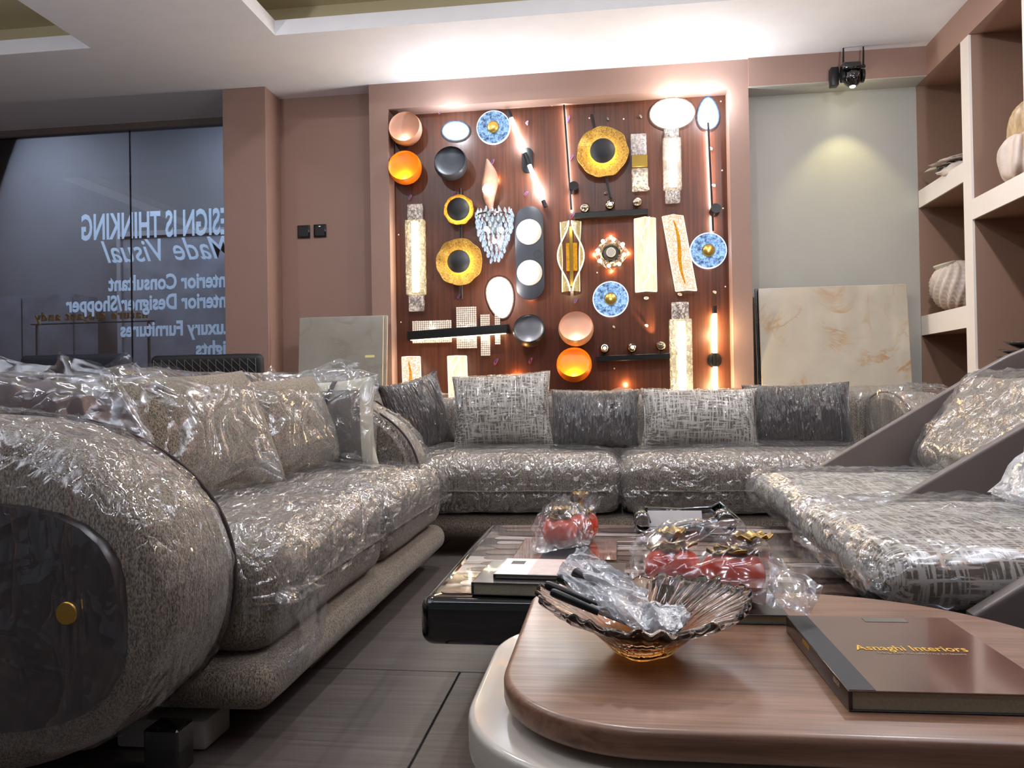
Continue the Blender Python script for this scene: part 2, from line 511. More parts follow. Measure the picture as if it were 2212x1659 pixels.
def soft(cx, cy, cz, sx, sy, sz, r, n=16, crown=0.0, lumps=0.0, seed=0.0, up=True):
    """rounded, slightly crowned cushion block"""
    V, F, idx = [], [], {}
    hx, hy, hz = sx / 2, sy / 2, sz / 2
    rx, ry, rz = min(r, hx), min(r, hy), min(r, hz)
    def remap(t, h, rr):
        # half of the samples are spent on the rounded edges
        k = max(0.0, (h - rr) / h)
        a = abs(t)
        s = k * a / 0.6 if a < 0.6 else k + (1 - k) * math.sin((a - 0.6) / 0.4 * math.pi / 2)
        return math.copysign(s, t)
    def vert(i, j, k):
        key = (i, j, k)
        if key in idx:
            return idx[key]
        t = [2 * a / n - 1 for a in (i, j, k)]
        p = Vector((remap(t[0], hx, rx) * hx, remap(t[1], hy, ry) * hy, remap(t[2], hz, rz) * hz))
        q = Vector((max(-(hx - rx), min(hx - rx, p.x)), max(-(hy - ry), min(hy - ry, p.y)), max(-(hz - rz), min(hz - rz, p.z))))
        d = Vector(((p.x - q.x) / rx, (p.y - q.y) / ry, (p.z - q.z) / rz))
        if d.length > 1e-6:
            d.normalize()
        p = q + Vector((d.x * rx, d.y * ry, d.z * rz))
        u, v = p.x / hx, p.y / hy
        c = crown * max(0, 1 - u * u) * max(0, 1 - v * v)
        if p.z > 0:
            p.z += c
        elif not up:
            p.z -= c
        if lumps:
            w = noise.noise(Vector((p.x * 5 + seed, p.y * 5, p.z * 5)))
            p += d * (lumps * w)
            if p.z > 0:
                p.z += lumps * w
        idx[key] = len(V)
        V.append(Vector((cx, cy, cz)) + p)
        return idx[key]
    for a in range(n):
        for b in range(n):
            for s in (0, n):
                q = [(s, a, b), (s, a + 1, b), (s, a + 1, b + 1), (s, a, b + 1)]
                F.append(tuple(vert(*t) for t in (q if s else q[::-1])))
                q = [(a, s, b), (a + 1, s, b), (a + 1, s, b + 1), (a, s, b + 1)]
                F.append(tuple(vert(*t) for t in (q[::-1] if s else q)))
                q = [(a, b, s), (a + 1, b, s), (a + 1, b + 1, s), (a, b + 1, s)]
                F.append(tuple(vert(*t) for t in (q if s else q[::-1])))
    return V, F

def tube(pts, r, seg=8, closed=False, caps=True):
    pts = [Vector(p) for p in pts]
    n = len(pts)
    rad = r if isinstance(r, (list, tuple)) else [r] * n
    V, F = [], []
    ref = None
    for i, p in enumerate(pts):
        a = pts[(i - 1) % n] if (closed or i > 0) else p
        b = pts[(i + 1) % n] if (closed or i < n - 1) else p
        d = (b - a).normalized() if (b - a).length > 1e-9 else Vector((0, 0, 1))
        if ref is None:
            ref = d.orthogonal().normalized()
        ref = (ref - d * ref.dot(d))
        ref = ref.normalized() if ref.length > 1e-6 else d.orthogonal().normalized()
        s = d.cross(ref)
        for k in range(seg):
            t = 2 * math.pi * k / seg
            V.append(p + (ref * math.cos(t) + s * math.sin(t)) * rad[i])
    m = n if closed else n - 1
    for i in range(m):
        j = (i + 1) % n
        for k in range(seg):
            l = (k + 1) % seg
            F.append((i * seg + k, i * seg + l, j * seg + l, j * seg + k))
    if caps and not closed:
        F.append(tuple(range(seg))[::-1])
        F.append(tuple((n - 1) * seg + k for k in range(seg)))
    return V, F

def cyl(p0, p1, r, seg=20):
    return tube([p0, p1], r, seg)

def lathe(prof, seg=32, mod=None, cap=True):
    V, F = [], []
    for (r, z) in prof:
        for k in range(seg):
            t = 2 * math.pi * k / seg
            rr, zz = (r, z) if mod is None else mod(r, z, t)
            V.append(Vector((rr * math.cos(t), rr * math.sin(t), zz)))
    n = len(prof)
    for i in range(n - 1):
        for k in range(seg):
            l = (k + 1) % seg
            F.append((i * seg + k, i * seg + l, (i + 1) * seg + l, (i + 1) * seg + k))
    if cap:
        if prof[0][0] > 1e-6:
            F.append(tuple(range(seg))[::-1])
        if prof[-1][0] > 1e-6:
            F.append(tuple((n - 1) * seg + k for k in range(seg)))
    return V, F

def prism(outline, z0, z1, bev=0.0, seg=3):
    n = len(outline)
    V = [Vector((x, y, z0)) for x, y in outline] + [Vector((x, y, z1)) for x, y in outline]
    F = [tuple(range(n))[::-1], tuple(range(n, 2 * n))] + [(i, (i + 1) % n, n + (i + 1) % n, n + i) for i in range(n)]
    if not bev:
        return V, F
    bm = bm_in((V, F))
    bmesh.ops.recalc_face_normals(bm, faces=bm.faces)
    e = [x for x in bm.edges if abs(x.verts[0].co.z - x.verts[1].co.z) < 1e-6]
    bmesh.ops.bevel(bm, geom=e, offset=bev, segments=seg, profile=0.5, affect='EDGES')
    return bm_out(bm)

def rrect(x0, x1, y0, y1, radii, seg=14):
    """rounded rectangle outline; radii: front-left, front-right, back-right, back-left"""
    fl, fr, br, bl = radii
    o = []
    for cx, cy2, r, a0 in ((x1 - fr, y0 + fr, fr, -90), (x1 - br, y1 - br, br, 0), (x0 + bl, y1 - bl, bl, 90), (x0 + fl, y0 + fl, fl, 180)):
        for i in range(seg + 1):
            a = R(a0 + 90.0 * i / seg)
            o.append((cx + r * math.cos(a), cy2 + r * math.sin(a)))
    return o

def join(*parts):
    V, F = [], []
    for v, f in parts:
        b = len(V)
        V += list(v)
        F += [tuple(i + b for i in q) for q in f]
    return V, F

def xf(vf, m):
    return [m @ Vector(v) for v in vf[0]], vf[1]

def mv(vf, x, y, z):
    return xf(vf, Matrix.Translation((x, y, z)))

def rot(vf, ang, axis):
    return xf(vf, Matrix.Rotation(ang, 4, axis))

def face(vf):
    """local z axis turned to point out of the back wall (towards -y)"""
    return [Vector((v[0], -v[2], v[1])) for v in vf[0]], [q for q in vf[1]]

def obj(name, vf, mat, parent=None, smooth=True, loc=None, rotation=None, sharp=35):
    me = bpy.data.meshes.new(name)
    me.from_pydata([tuple(v) for v in vf[0]], [], vf[1])
    me.validate()
    me.update()
    me.materials.append(M[mat] if isinstance(mat, str) else mat)
    o = bpy.data.objects.new(name, me)
    COL.objects.link(o)
    if smooth:
        me.polygons.foreach_set('use_smooth', [True] * len(me.polygons))
        if sharp:
            me.set_sharp_from_angle(angle=R(sharp))
    if parent:
        o.parent = parent
    if loc is not None:
        o.location = loc
    if rotation is not None:
        o.rotation_euler = rotation
    return o

def tag(o, label=None, cat=None, group=None, kind=None):
    if label:
        o['label'] = label
    if cat:
        o['category'] = cat
    if group:
        o['group'] = group
    if kind:
        o['kind'] = kind
    return o

def thing(name, label, cat, loc=(0, 0, 0), rz=0.0, group=None):
    o = bpy.data.objects.new(name, None)
    o.empty_display_size = 0.05
    COL.objects.link(o)
    o.location = loc
    o.rotation_euler = (0, 0, rz)
    return tag(o, label, cat, group)

def struct(name, vf, mat, parent=None, smooth=False):
    o = obj(name, vf, mat, parent, smooth)
    if not parent:
        o['kind'] = 'structure'
    return o

def copy_obj(o, parent=None, loc=None, keep_rot=True):
    c = o.copy()
    COL.objects.link(c)
    c.parent = parent
    if loc is not None:
        c.location = loc
    return c

def light(name, kind, loc, energy, color, parent=None, size=0.1, spot=None, rotation=None, size_y=None):
    d = bpy.data.lights.new(name, kind)
    d.energy = energy
    d.color = color
    if kind == 'AREA':
        d.shape = 'DISK' if size_y is None else 'RECTANGLE'
        d.size = size
        if size_y:
            d.size_y = size_y
    else:
        d.shadow_soft_size = min(size, 0.003) if kind == 'POINT' else size
    if spot:
        d.spot_size = spot
        d.spot_blend = 0.6
    o = bpy.data.objects.new(name, d)
    COL.objects.link(o)
    o.location = loc
    if rotation:
        o.rotation_euler = rotation
    if parent:
        o.parent = parent
    return o

def ridge(p, f, k=4.0, seed=0.0):
    q = Vector((p.x * f[0] + seed, p.y * f[1] + seed * 0.7, p.z * f[2]))
    q += noise.noise_vector(q * 0.6) * 0.8
    return (1.0 - abs(noise.noise(q))) ** k

def creased(vf, off, amp, f=(6, 6, 6), k=5.0, seed=0.0, keep=None, fine=0.35):
    """a film lying just off a shape: pushed out along the normals with sharp creases; keep() trims it"""
    bm = bm_in(vf)
    if keep:
        kill = [q for q in bm.faces if not keep(q.calc_center_median())]
        bmesh.ops.delete(bm, geom=kill, context='FACES')
    bm.normal_update()
    for v in bm.verts:
        a = ridge(v.co, f, k, seed)
        b = ridge(v.co, tuple(x * 3.1 for x in f), k, seed + 9)
        v.co += v.normal * (off + amp * (a + fine * b))
    return bm_out(bm)

def hull_bag(pts, cuts=5, jit=0.006, seed=0.0, f=14.0, cut_below=None, smooth=1):
    """a loose bag: taut facets between the points that hold it up"""
    bm = bmesh.new()
    for p in pts:
        bm.verts.new(p)
    res = bmesh.ops.convex_hull(bm, input=bm.verts[:])
    junk = list({e for e in res.get('geom_interior', []) + res.get('geom_unused', []) if isinstance(e, bmesh.types.BMVert) and e.is_valid})
    if junk:
        bmesh.ops.delete(bm, geom=junk, context='VERTS')
    bmesh.ops.subdivide_edges(bm, edges=bm.edges[:], cuts=cuts, use_grid_fill=True)
    bmesh.ops.triangulate(bm, faces=[q for q in bm.faces if len(q.verts) > 4])
    for i in range(smooth):
        bmesh.ops.smooth_vert(bm, verts=bm.verts[:], factor=0.5, use_axis_x=True, use_axis_y=True, use_axis_z=True)
    bm.normal_update()
    for v in bm.verts:
        q = v.co * f + Vector((seed, seed, seed))
        q += noise.noise_vector(q * 0.7)
        v.co -= v.normal * jit * 3.0 * (1 - abs(noise.noise(q))) ** 3
        v.co += v.normal * jit * noise.noise(q * 2.3)
    if cut_below is not None:
        bmesh.ops.delete(bm, geom=[q for q in bm.faces if q.calc_center_median().z < cut_below], context='FACES')
    return bm_out(bm)

def pillow(w, h, t, n=22, pinch=0.07, seed=0.0, lumps=0.006, off=0.0, streak=0.0, flat=0.42, ears=0.0):
    """cushion in its own frame: x width, y height, z thickness"""
    V, F = [], []
    for s in (1, -1):
        for i in range(n + 1):
            for j in range(n + 1):
                u = math.sin((2 * i / n - 1) * math.pi / 2)
                v = math.sin((2 * j / n - 1) * math.pi / 2)
                x = w / 2 * u * (1 - pinch * (1 - v * v) * abs(u)) * (1 + ears * (u * u * v * v) ** 3)
                y = h / 2 * v * (1 - pinch * (1 - u * u) * abs(v)) * (1 + ears * (u * u * v * v) ** 3)
                z = t / 2 * ((1 - u * u) * (1 - v * v)) ** flat
                z += lumps * noise.noise(Vector((x * 9 + seed, y * 9, s * 3.0))) * (1 - u * u) ** 0.5 * (1 - v * v) ** 0.5
                if off:
                    x += math.copysign(off, u) * abs(u) ** 3
                    y += math.copysign(off, v) * abs(v) ** 3
                    z += off
                    if streak:
                        rr = (1 - abs(noise.noise(Vector((x * 34 + seed + 0.8 * noise.noise(Vector((x * 5, y * 5, seed))), y * 5, s))))) ** 5
                        z += streak * rr
                V.append(Vector((x, y, s * z)))
        b = 0 if s == 1 else (n + 1) ** 2
        for i in range(n):
            for j in range(n):
                a = b + i * (n + 1) + j
                q = (a, a + n + 1, a + n + 2, a + 1)
                F.append(q if s == 1 else q[::-1])
    if off:
        return V, F
    bm = bm_in((V, F))
    bmesh.ops.remove_doubles(bm, verts=bm.verts[:], dist=0.0004)
    return bm_out(bm)

def pillow_rim(w, h, pinch=0.07, r=0.004, n=20):
    pts = []
    for (a, b) in (((-1, -1), (1, -1)), ((1, -1), (1, 1)), ((1, 1), (-1, 1)), ((-1, 1), (-1, -1))):
        for i in range(n):
            t = i / n
            u = a[0] + (b[0] - a[0]) * t
            v = a[1] + (b[1] - a[1]) * t
            pts.append((w / 2 * u * (1 - pinch * (1 - v * v)), h / 2 * v * (1 - pinch * (1 - u * u)), 0))
    return tube(pts, r, 6, closed=True)

def text_mesh(body, size, width=None, bold=0.0, shear=0.0, depth=0.0005, align='LEFT', spacing=1.0):
    cu = bpy.data.curves.new('lettering', 'FONT')
    cu.body = body
    cu.size = size
    cu.offset = bold
    cu.shear = shear
    cu.extrude = depth
    cu.space_character = spacing
    cu.resolution_u = 3
    o = bpy.data.objects.new('lettering', cu)
    COL.objects.link(o)
    dg = bpy.context.evaluated_depsgraph_get()
    me = bpy.data.meshes.new_from_object(o.evaluated_get(dg))
    V = [v.co.copy() for v in me.vertices]
    F = [tuple(p.vertices) for p in me.polygons]
    bpy.data.objects.remove(o)
    bpy.data.curves.remove(cu)
    bpy.data.meshes.remove(me)
    x0 = min(v.x for v in V)
    x1 = max(v.x for v in V)
    k = (width / (x1 - x0)) if width else 1.0
    dx = {'LEFT': x0, 'CENTER': (x0 + x1) / 2, 'RIGHT': x1}[align]
    return [Vector(((v.x - dx) * k, v.y, v.z)) for v in V], F

# ================================================================== ROOM
CEIL = 2.753
fl = tag(bpy.data.objects.new('floor', None), kind='structure')
COL.objects.link(fl)
obj('floor_bed', span(-5.2, 2.4, -1.6, 7.6, -0.06, -0.004), 'grout', fl, False)
tile_mesh = None
ti = 0
for j in range(12):
    for i in range(7):
        x0 = -5.2 + i * 1.2 + (0.4 if j % 2 else 0.0) - 0.4
        y0 = -1.6 + j * 0.6
        if tile_mesh is None:
            t0 = obj('floor_tile', rbox(0, 0, -0.0045, 1.196, 0.596, 0.009, 0.0015, 1), 'floor', fl, False)
            t0.location = (x0 + 0.6, y0 + 0.3, 0)
            tile_mesh = t0
        else:
            c = copy_obj(tile_mesh, fl, (x0 + 0.6, y0 + 0.3, 0))

def holed_ceiling():
    # lower ceiling with two rectangular openings (x0, x1, y0, y1)
    holes = [(-1.848, 1.20, 1.60, 4.225), (-5.0, -2.96, 1.60, 4.205)]
    xs = sorted({-5.2, 2.4} | {h[0] for h in holes} | {h[1] for h in holes})
    ys = sorted({-1.6, 5.43} | {h[2] for h in holes} | {h[3] for h in holes})
    parts = []
    for a, b in zip(xs, xs[1:]):
        for c, d in zip(ys, ys[1:]):
            mx, my = (a + b) / 2, (c + d) / 2
            if any(h[0] < mx < h[1] and h[2] < my < h[3] for h in holes):
                continue
            parts.append(span(a, b, c, d, CEIL, CEIL + 0.085))
    return join(*parts), holes
cl = tag(bpy.data.objects.new('ceiling', None), kind='structure')
COL.objects.link(cl)
slab, holes = holed_ceiling()
obj('ceiling_slab', slab, 'ceiling', cl, False)
for (a, b, c, d) in holes:
    e = 0.16
    z0, z1 = CEIL + 0.085, CEIL + 0.23
    obj('cove_wall', join(span(a - e - .02, a - e, c - e, d + e, z0, z1), span(b + e, b + e + .02, c - e, d + e, z0, z1), span(a - e, b + e, c - e - .02, c - e, z0, z1), span(a - e, b + e, d + e, d + e + .02, z0, z1)), 'cove', cl, False)
    obj('cove_ceiling', span(a - e - .02, b + e + .02, c - e - .02, d + e + .02, z1, z1 + .02), 'cove', cl, False)

# back wall: recessed pink wall, column, framed display niche, cream recess
wb = tag(bpy.data.objects.new('wall_back', None), kind='structure')
COL.objects.link(wb)
obj('recessed_wall', span(-2.25, -1.50, 5.145, 5.25, 0, CEIL), 'pink', wb, False)
obj('column', rspan(-2.523, -2.222, 4.915, 5.46, 0, CEIL, 0.004, 2), 'pink', wb, False)
NI = (-1.42, 0.753, 0.42, 2.584)
obj('niche_frame', join(span(-1.548, NI[0], 5.0, 5.17, 0, CEIL), span(NI[1], 0.873, 5.0, 5.17, 0, CEIL), span(NI[0], NI[1], 5.0, 5.17, NI[3], CEIL), span(NI[0], NI[1], 5.0, 5.17, 0, NI[2])), 'pink', wb, False)
obj('beam', span(0.873, 1.93, 4.985, 5.16, 2.577, CEIL), 'pink', wb, False)
obj('beam_soffit', span(0.873, 1.912, 4.987, 5.158, 2.572, 2.5772), 'cream', wb, False)
obj('cream_recess_wall', span(0.873, 1.912, 5.158, 5.25, 0, 2.576), 'cream', wb, False)
wall_left = struct('wall_left', span(-5.3, -5.2, -1.6, 5.6, 0, CEIL), 'pink')

# the veneered board of the niche: two panels with a joint
bd = tag(bpy.data.objects.new('wall_board', None), kind='structure')
COL.objects.link(bd)
BY = 5.13
jx = at(1287, 500, 1, BY).x
obj('veneer_panel', span(NI[0] - .01, jx - 0.0012, BY, BY + 0.03, NI[2] - .02, NI[3] + .01), 'board', bd, False)
obj('veneer_panel', span(jx + 0.0012, NI[1] + .01, BY, BY + 0.03, NI[2] - .02, NI[3] + .01), 'board', bd, False)
obj('panel_joint', span(jx - 0.0014, jx + 0.0014, BY + 0.004, BY + 0.02, NI[2], NI[3]), 'shelf_brown', bd, False)
k = 0
for px, py in ((852, 328 + 180), (861, 507), (866, 696), (1290, 589), (1557, 219), (1560, 368), (1567, 619), (1273, 255), (1347, 257), (1327, 796), (1562, 450)):
    p = at(px, py, 1, BY)
    obj('screw_head', face(lathe([(0.0, 0.002), (0.004, 0.0015), (0.005, 0)], 10)), 'shelf_white', bd, True, p)

# shop window on the left with mirrored lettering
win = tag(bpy.data.objects.new('window_1', None), kind='structure')
COL.objects.link(win)
WY = 5.43
wx = at(282, 500, 1, WY).x
obj('window_pane', span(-5.2, wx - 0.003, WY, WY + 0.01, 0.02, CEIL - 0.045), 'window', win, False)
obj('window_pane', span(wx + 0.003, -2.5, WY, WY + 0.01, 0.02, CEIL - 0.045), 'window', win, False)
obj('window_frame', join(span(-5.2, -2.5, WY - 0.03, WY + 0.04, CEIL - 0.045, CEIL), span(-5.2, -2.5, WY - 0.02, WY + 0.03, 0, 0.02)), 'leather', win, False)
obj('pane_joint', span(wx - 0.003, wx + 0.003, WY - 0.001, WY + 0.011, 0.02, CEIL - 0.045), 'joint', win, False)

def glass_text(body, px_end, px_start, py_base, cap_px, size_k=1.0, **kw):
    """lettering fixed outside the pane, so it reads mirrored from inside: starts right, runs left"""
    a = at(px_end, py_base, 1, WY + 0.012)
    b = at(px_start, py_base, 1, WY + 0.012)
    h = (at(px_end, py_base - cap_px, 1, WY) - at(px_end, py_base, 1, WY)).length
    vf = text_mesh(body, h / 0.69 * size_k, width=b.x - a.x, **kw)
    V = [Vector((-v.x, -v.z, v.y)) for v in vf[0]]
    o = obj('window_lettering', (V, vf[1]), 'vinyl', win, False, (b.x, WY + 0.0125, a.z))
    return o
glass_text('DESIGN IS THINKING', 176, 521, 518, 53, bold=0.007, spacing=1.02)
glass_text('Made Visual', 218, 502, 568, 47, shear=0.42, bold=0.002)
glass_text('Interior Consultant', 234, 496, 628, 31, bold=0.0050)
glass_text('Interior Designer/Shopper', 142, 497, 674, 31, bold=0.0050)
glass_text('Luxury Furnitures', 260, 499, 727, 30, bold=0.0050)
glass_text('Lights', 423, 505, 768, 31, bold=0.0050)

# what stands outside the window
ob = struct('wall_outside', span(-7.5, -1.2, 7.5, 7.6, 0, 3.8), 'outside')
oc = struct('ceiling_outside', span(-7.5, -1.2, 5.47, 7.6, 3.72, 3.8), 'outside')
for x_ in (-5.9, -3.3):
    light('outside_fill', 'AREA', (x_, 6.55, 3.65), 62.0, (0.86, 0.91, 1.0), None, 1.0)  # unseen light added to brighten the outside wall and the lettering
oposter = thing('display_board', 'large grey framed board outside the shop window, behind the lettering', 'board', (-3.9, 7.42, 0))
obj('panel', span(-1.0, 0.75, -0.02, 0.02, 0.75, 2.35), 'outside2', oposter, False)
obj('frame', join(span(-1.04, -1.0, -0.04, 0.03, 0.7, 2.4), span(0.75, 0.79, -0.04, 0.03, 0.7, 2.4), span(-1.0, 0.75, -0.04, 0.03, 2.35, 2.4), span(-1.0, 0.75, -0.04, 0.03, 0.7, 0.75)), 'outside_line', oposter, False)
oc1 = thing('cabinet', 'pale grey cabinet outside the window, left of the framed board', 'cabinet', (-5.75, 7.25, 0))
obj('body', span(-0.55, 0.55, -0.15, 0.2, 0, 1.75), 'outside2', oc1, False)
obj('door', span(-0.53, -0.01, -0.17, -0.15, 0.05, 1.72), 'outside2', oc1, False)
obj('door', span(0.01, 0.53, -0.17, -0.15, 0.05, 1.72), 'outside2', oc1, False)
sgn = thing('letter_reflection', 'row of small mirrored gold letters imitating a reflection in the shop window', 'reflection', (0, 0, 0))  # solid letters stand in for a reflection in the glass; rail and posts added
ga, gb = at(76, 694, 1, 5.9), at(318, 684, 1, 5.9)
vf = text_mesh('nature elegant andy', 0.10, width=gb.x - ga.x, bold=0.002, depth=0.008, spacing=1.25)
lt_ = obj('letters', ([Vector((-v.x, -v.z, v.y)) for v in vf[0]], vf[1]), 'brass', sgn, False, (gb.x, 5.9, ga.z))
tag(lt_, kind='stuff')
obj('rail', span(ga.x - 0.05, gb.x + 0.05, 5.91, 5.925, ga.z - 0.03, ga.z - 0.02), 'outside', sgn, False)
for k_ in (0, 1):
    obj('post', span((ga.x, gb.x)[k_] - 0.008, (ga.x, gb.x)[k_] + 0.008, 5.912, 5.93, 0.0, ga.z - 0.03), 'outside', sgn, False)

# switch plates, tiny print
for lab, px, py, q in (('black glass switch plate on the recessed pink wall, left of the pair', 657, 501, 0), ('black glass switch plate on the recessed pink wall, right of the pair', 692, 499, 1)):
    p = at(px, py, 1, 5.145)
    s = thing('switch_plate', lab, 'switch', p, 0, 'wall switches')
    obj('plate', rbox(0, -0.006, 0, 0.088, 0.012, 0.088, 0.003, 2), 'gloss_black', s)
    obj('button', rbox(0, -0.0125, 0, 0.066, 0.002, 0.066, 0.0008, 1), 'blackmatte', s)
    if q:
        obj('indicator', span(-0.006, 0.006, -0.0145, -0.013, 0.028, 0.031), 'led_blueedge', s, False)

# shelf wall on the right
sw = tag(bpy.data.objects.new('wall_right', None), kind='structure')
COL.objects.link(sw)
SX = 1.91
DP = 0.36
obj('right_beam', span(SX, SX + DP, -1.6, 5.2, 2.572, CEIL), 'pink', sw, False)
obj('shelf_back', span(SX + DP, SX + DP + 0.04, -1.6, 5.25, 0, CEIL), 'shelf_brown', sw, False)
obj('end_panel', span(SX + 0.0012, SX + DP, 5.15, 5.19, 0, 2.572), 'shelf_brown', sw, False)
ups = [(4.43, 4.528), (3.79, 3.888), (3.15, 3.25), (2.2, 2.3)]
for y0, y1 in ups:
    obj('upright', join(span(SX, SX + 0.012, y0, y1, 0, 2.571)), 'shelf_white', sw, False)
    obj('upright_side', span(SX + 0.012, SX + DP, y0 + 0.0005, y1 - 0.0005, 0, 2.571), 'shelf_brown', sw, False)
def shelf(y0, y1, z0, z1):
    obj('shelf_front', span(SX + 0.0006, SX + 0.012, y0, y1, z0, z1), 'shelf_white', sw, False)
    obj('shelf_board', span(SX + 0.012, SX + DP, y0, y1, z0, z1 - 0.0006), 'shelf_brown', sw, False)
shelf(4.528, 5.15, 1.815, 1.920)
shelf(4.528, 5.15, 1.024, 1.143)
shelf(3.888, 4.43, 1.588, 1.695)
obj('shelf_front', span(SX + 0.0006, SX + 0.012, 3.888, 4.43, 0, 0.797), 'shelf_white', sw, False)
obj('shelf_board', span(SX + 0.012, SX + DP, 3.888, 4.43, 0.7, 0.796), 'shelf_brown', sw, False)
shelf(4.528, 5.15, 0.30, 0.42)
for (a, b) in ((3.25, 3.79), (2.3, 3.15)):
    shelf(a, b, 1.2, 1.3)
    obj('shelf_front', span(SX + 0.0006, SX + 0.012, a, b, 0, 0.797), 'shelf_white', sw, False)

# ------------------------------------------------------------------ marble slabs leaning on the wall
def lean_slab(name, label, x0, x1, h, ybase, ytop, th, mat, extra=False):
    s = thing(name, label, 'slab', ((x0 + x1) / 2, ybase, 0))
    a = math.atan2(ytop - ybase, h)
    L = h / math.cos(a)
    m = Matrix.Rotation(-a, 4, 'X')
    obj('slab', xf(rspan(-(x1 - x0) / 2, (x1 - x0) / 2, 0, th, 0.008, L, 0.002, 1), m), mat, s, False)
    obj('edge', xf(span(-(x1 - x0) / 2 - 0.0015, (x1 - x0) / 2 + 0.0015, 0.003, th - 0.002, 0.012, L - 0.004), m), 'edgewarm', s, False)
    return s, m, L
s1, m1, L1 = lean_slab('marble_slab', 'pale grey marble slab with yellow sticker leaning on the pink wall', -2.004, -1.445, 1.222, 4.78, 4.905, 0.014, 'marble_grey')
pp = at(797, 767, 1, 4.86)
obj('sticker', xf(rbox(pp.x + 1.7245, -0.0012, 0.965, 0.062, 0.0012, 0.016, 0.0004, 1), m1), 'sticker', s1, False)
lean_slab('marble_slab', 'second pale slab leaning just behind the stickered grey slab', -1.985, -1.425, 1.226, 4.80, 4.93, 0.012, 'marble_grey')
lean_slab('marble_slab', 'cream marble slab with gold veins leaning on the cream wall right of the lamps', 0.920, 1.795, 1.336, 4.93, 5.055, 0.016, 'marble_gold')
lean_slab('marble_slab', 'grey backed slab standing behind the gold veined marble slab', 0.902, 1.76, 1.338, 4.96, 5.085, 0.012, 'greyfoam')

# ------------------------------------------------------------------ security camera on the beam
cp = at(1838, 158, 1, 4.90)
sc_ = thing('security_camera', 'black security camera with two antennas and a lit lamp on the beam', 'camera', (cp.x, 4.985, cp.z))
obj('wall_bracket', join(rspan(-0.105, -0.06, -0.06, 0.0, -0.055, 0.055, 0.004, 2), rspan(-0.09, 0.0, -0.05, -0.03, -0.005, 0.02, 0.004, 2)), 'black', sc_)
obj('housing', join(rspan(-0.055, 0.055, -0.12, -0.04, 0.012, 0.062, 0.015, 3)), 'gloss_black', sc_)
for sx in (-1, 1):
    obj('antenna', tube([(-0.04 if sx < 0 else 0.075, -0.075, 0.045), (-0.033 if sx < 0 else 0.082, -0.06, 0.135), (-0.028 if sx < 0 else 0.086, -0.045, 0.190)], [0.006, 0.005, 0.0035], 8), 'black', sc_)
obj('antenna_mount', cyl((-0.055, -0.075, 0.04), (-0.03, -0.075, 0.04), 0.009, 12), 'black', sc_)
obj('antenna_mount', cyl((0.05, -0.075, 0.04), (0.085, -0.075, 0.04), 0.009, 12), 'black', sc_)
obj('lens_head', mv(lathe([(0.0, -0.058), (0.025, -0.052), (0.046, -0.032), (0.054, -0.004), (0.05, 0.022), (0.035, 0.036), (0, 0.04)], 26), 0.008, -0.085, -0.028), 'gloss_black', sc_)
obj('yoke', join(cyl((-0.056, -0.085, -0.02), (-0.040, -0.085, -0.02), 0.034, 22), cyl((0.056, -0.085, -0.02), (0.072, -0.085, -0.02), 0.040, 22), rspan(-0.05, 0.064, -0.1, -0.06, 0.008, 0.02, 0.004, 1)), 'black', sc_)
obj('lens', face(mv(lathe([(0.010, 0), (0.010, 0.004), (0.006, 0.006), (0, 0.006)], 16), 0.004, -0.018, 0.136)), 'greyfoam', sc_)
for a_ in range(6):
    an = R(-60 + a_ * 24) if a_ < 3 else R(180 + 12 + (a_ - 3) * 24)
    obj('infrared_led', face(mv(lathe([(0.0026, 0), (0.0026, 0.003), (0, 0.004)], 8), 0.006 + 0.024 * math.cos(an), -0.020 + 0.02 * math.sin(an), 0.133)), 'foam', sc_)
obj('lamp_lens', mv(lathe([(0.0, -0.006), (0.014, -0.003), (0.017, 0.003), (0, 0.004)], 16), 0.006, -0.092, -0.085), 'led_white', sc_)
light('camera_lamp', 'SPOT', (0.006, -0.092, -0.100), 4.2, (1.0, 0.9, 0.42), sc_, 0.012, R(80), (R(17), 0, 0))
light('camera_glow', 'POINT', (0.006, -0.075, -0.104), 0.35, (1.0, 0.92, 0.6), sc_, 0.012)

# added floor lamps out of view, put in to brighten the ceiling
for i, (x, y, e_) in enumerate(((1.60, 1.1, 120.0), (-2.7, 0.6, 80.0))):
    d = thing('ceiling_fill', ('tall black unseen lamp added to brighten the ceiling, beyond the lounge chairs', 'tall black unseen lamp added to brighten the ceiling, behind the left sofa')[i], 'lamp', (x, y, 0))
    obj('foot', lathe([(0.0, 0.0), (0.14, 0.0), (0.14, 0.012), (0.02, 0.02), (0, 0.02)], 28), 'black', d)
    obj('pole', cyl((0, 0, 0.015), (0, 0, 1.60), 0.012, 12), 'black', d)
    obj('bowl', lathe([(0.012, 1.59), (0.08, 1.62), (0.14, 1.68), (0.137, 1.68), (0.078, 1.625), (0, 1.6)], 28), 'black', d)
    light('ceiling_fill_light', 'SPOT', (0, 0, 1.67), e_, (0.88, 0.93, 1.0), d, 0.09, R(150), tuple(Vector((0.0, 0.45, 1)).to_track_quat('-Z', 'Y').to_euler()))

for i, (x, y, z_, L_, where) in enumerate(((-0.35, 2.35, CEIL + 0.21, 1.3, 'above the coffee table'), (-0.55, 0.35, CEIL - 0.03, 1.5, 'above the walnut table'), (1.45, 1.6, CEIL - 0.03, 1.2, 'above the nearest lounge chair'))):
    d = thing('linear_light', 'long thin ceiling light outside the picture ' + where, 'light', (x, y, z_), 0, 'linear ceiling lights')
    obj('housing', rbox(0, 0, 0.008, L_, 0.06, 0.016, 0.003, 1), 'white', d)
    obj('diffuser', rbox(0, 0, -0.003, L_ - 0.02, 0.045, 0.006, 0.002, 1), 'linear_led', d)

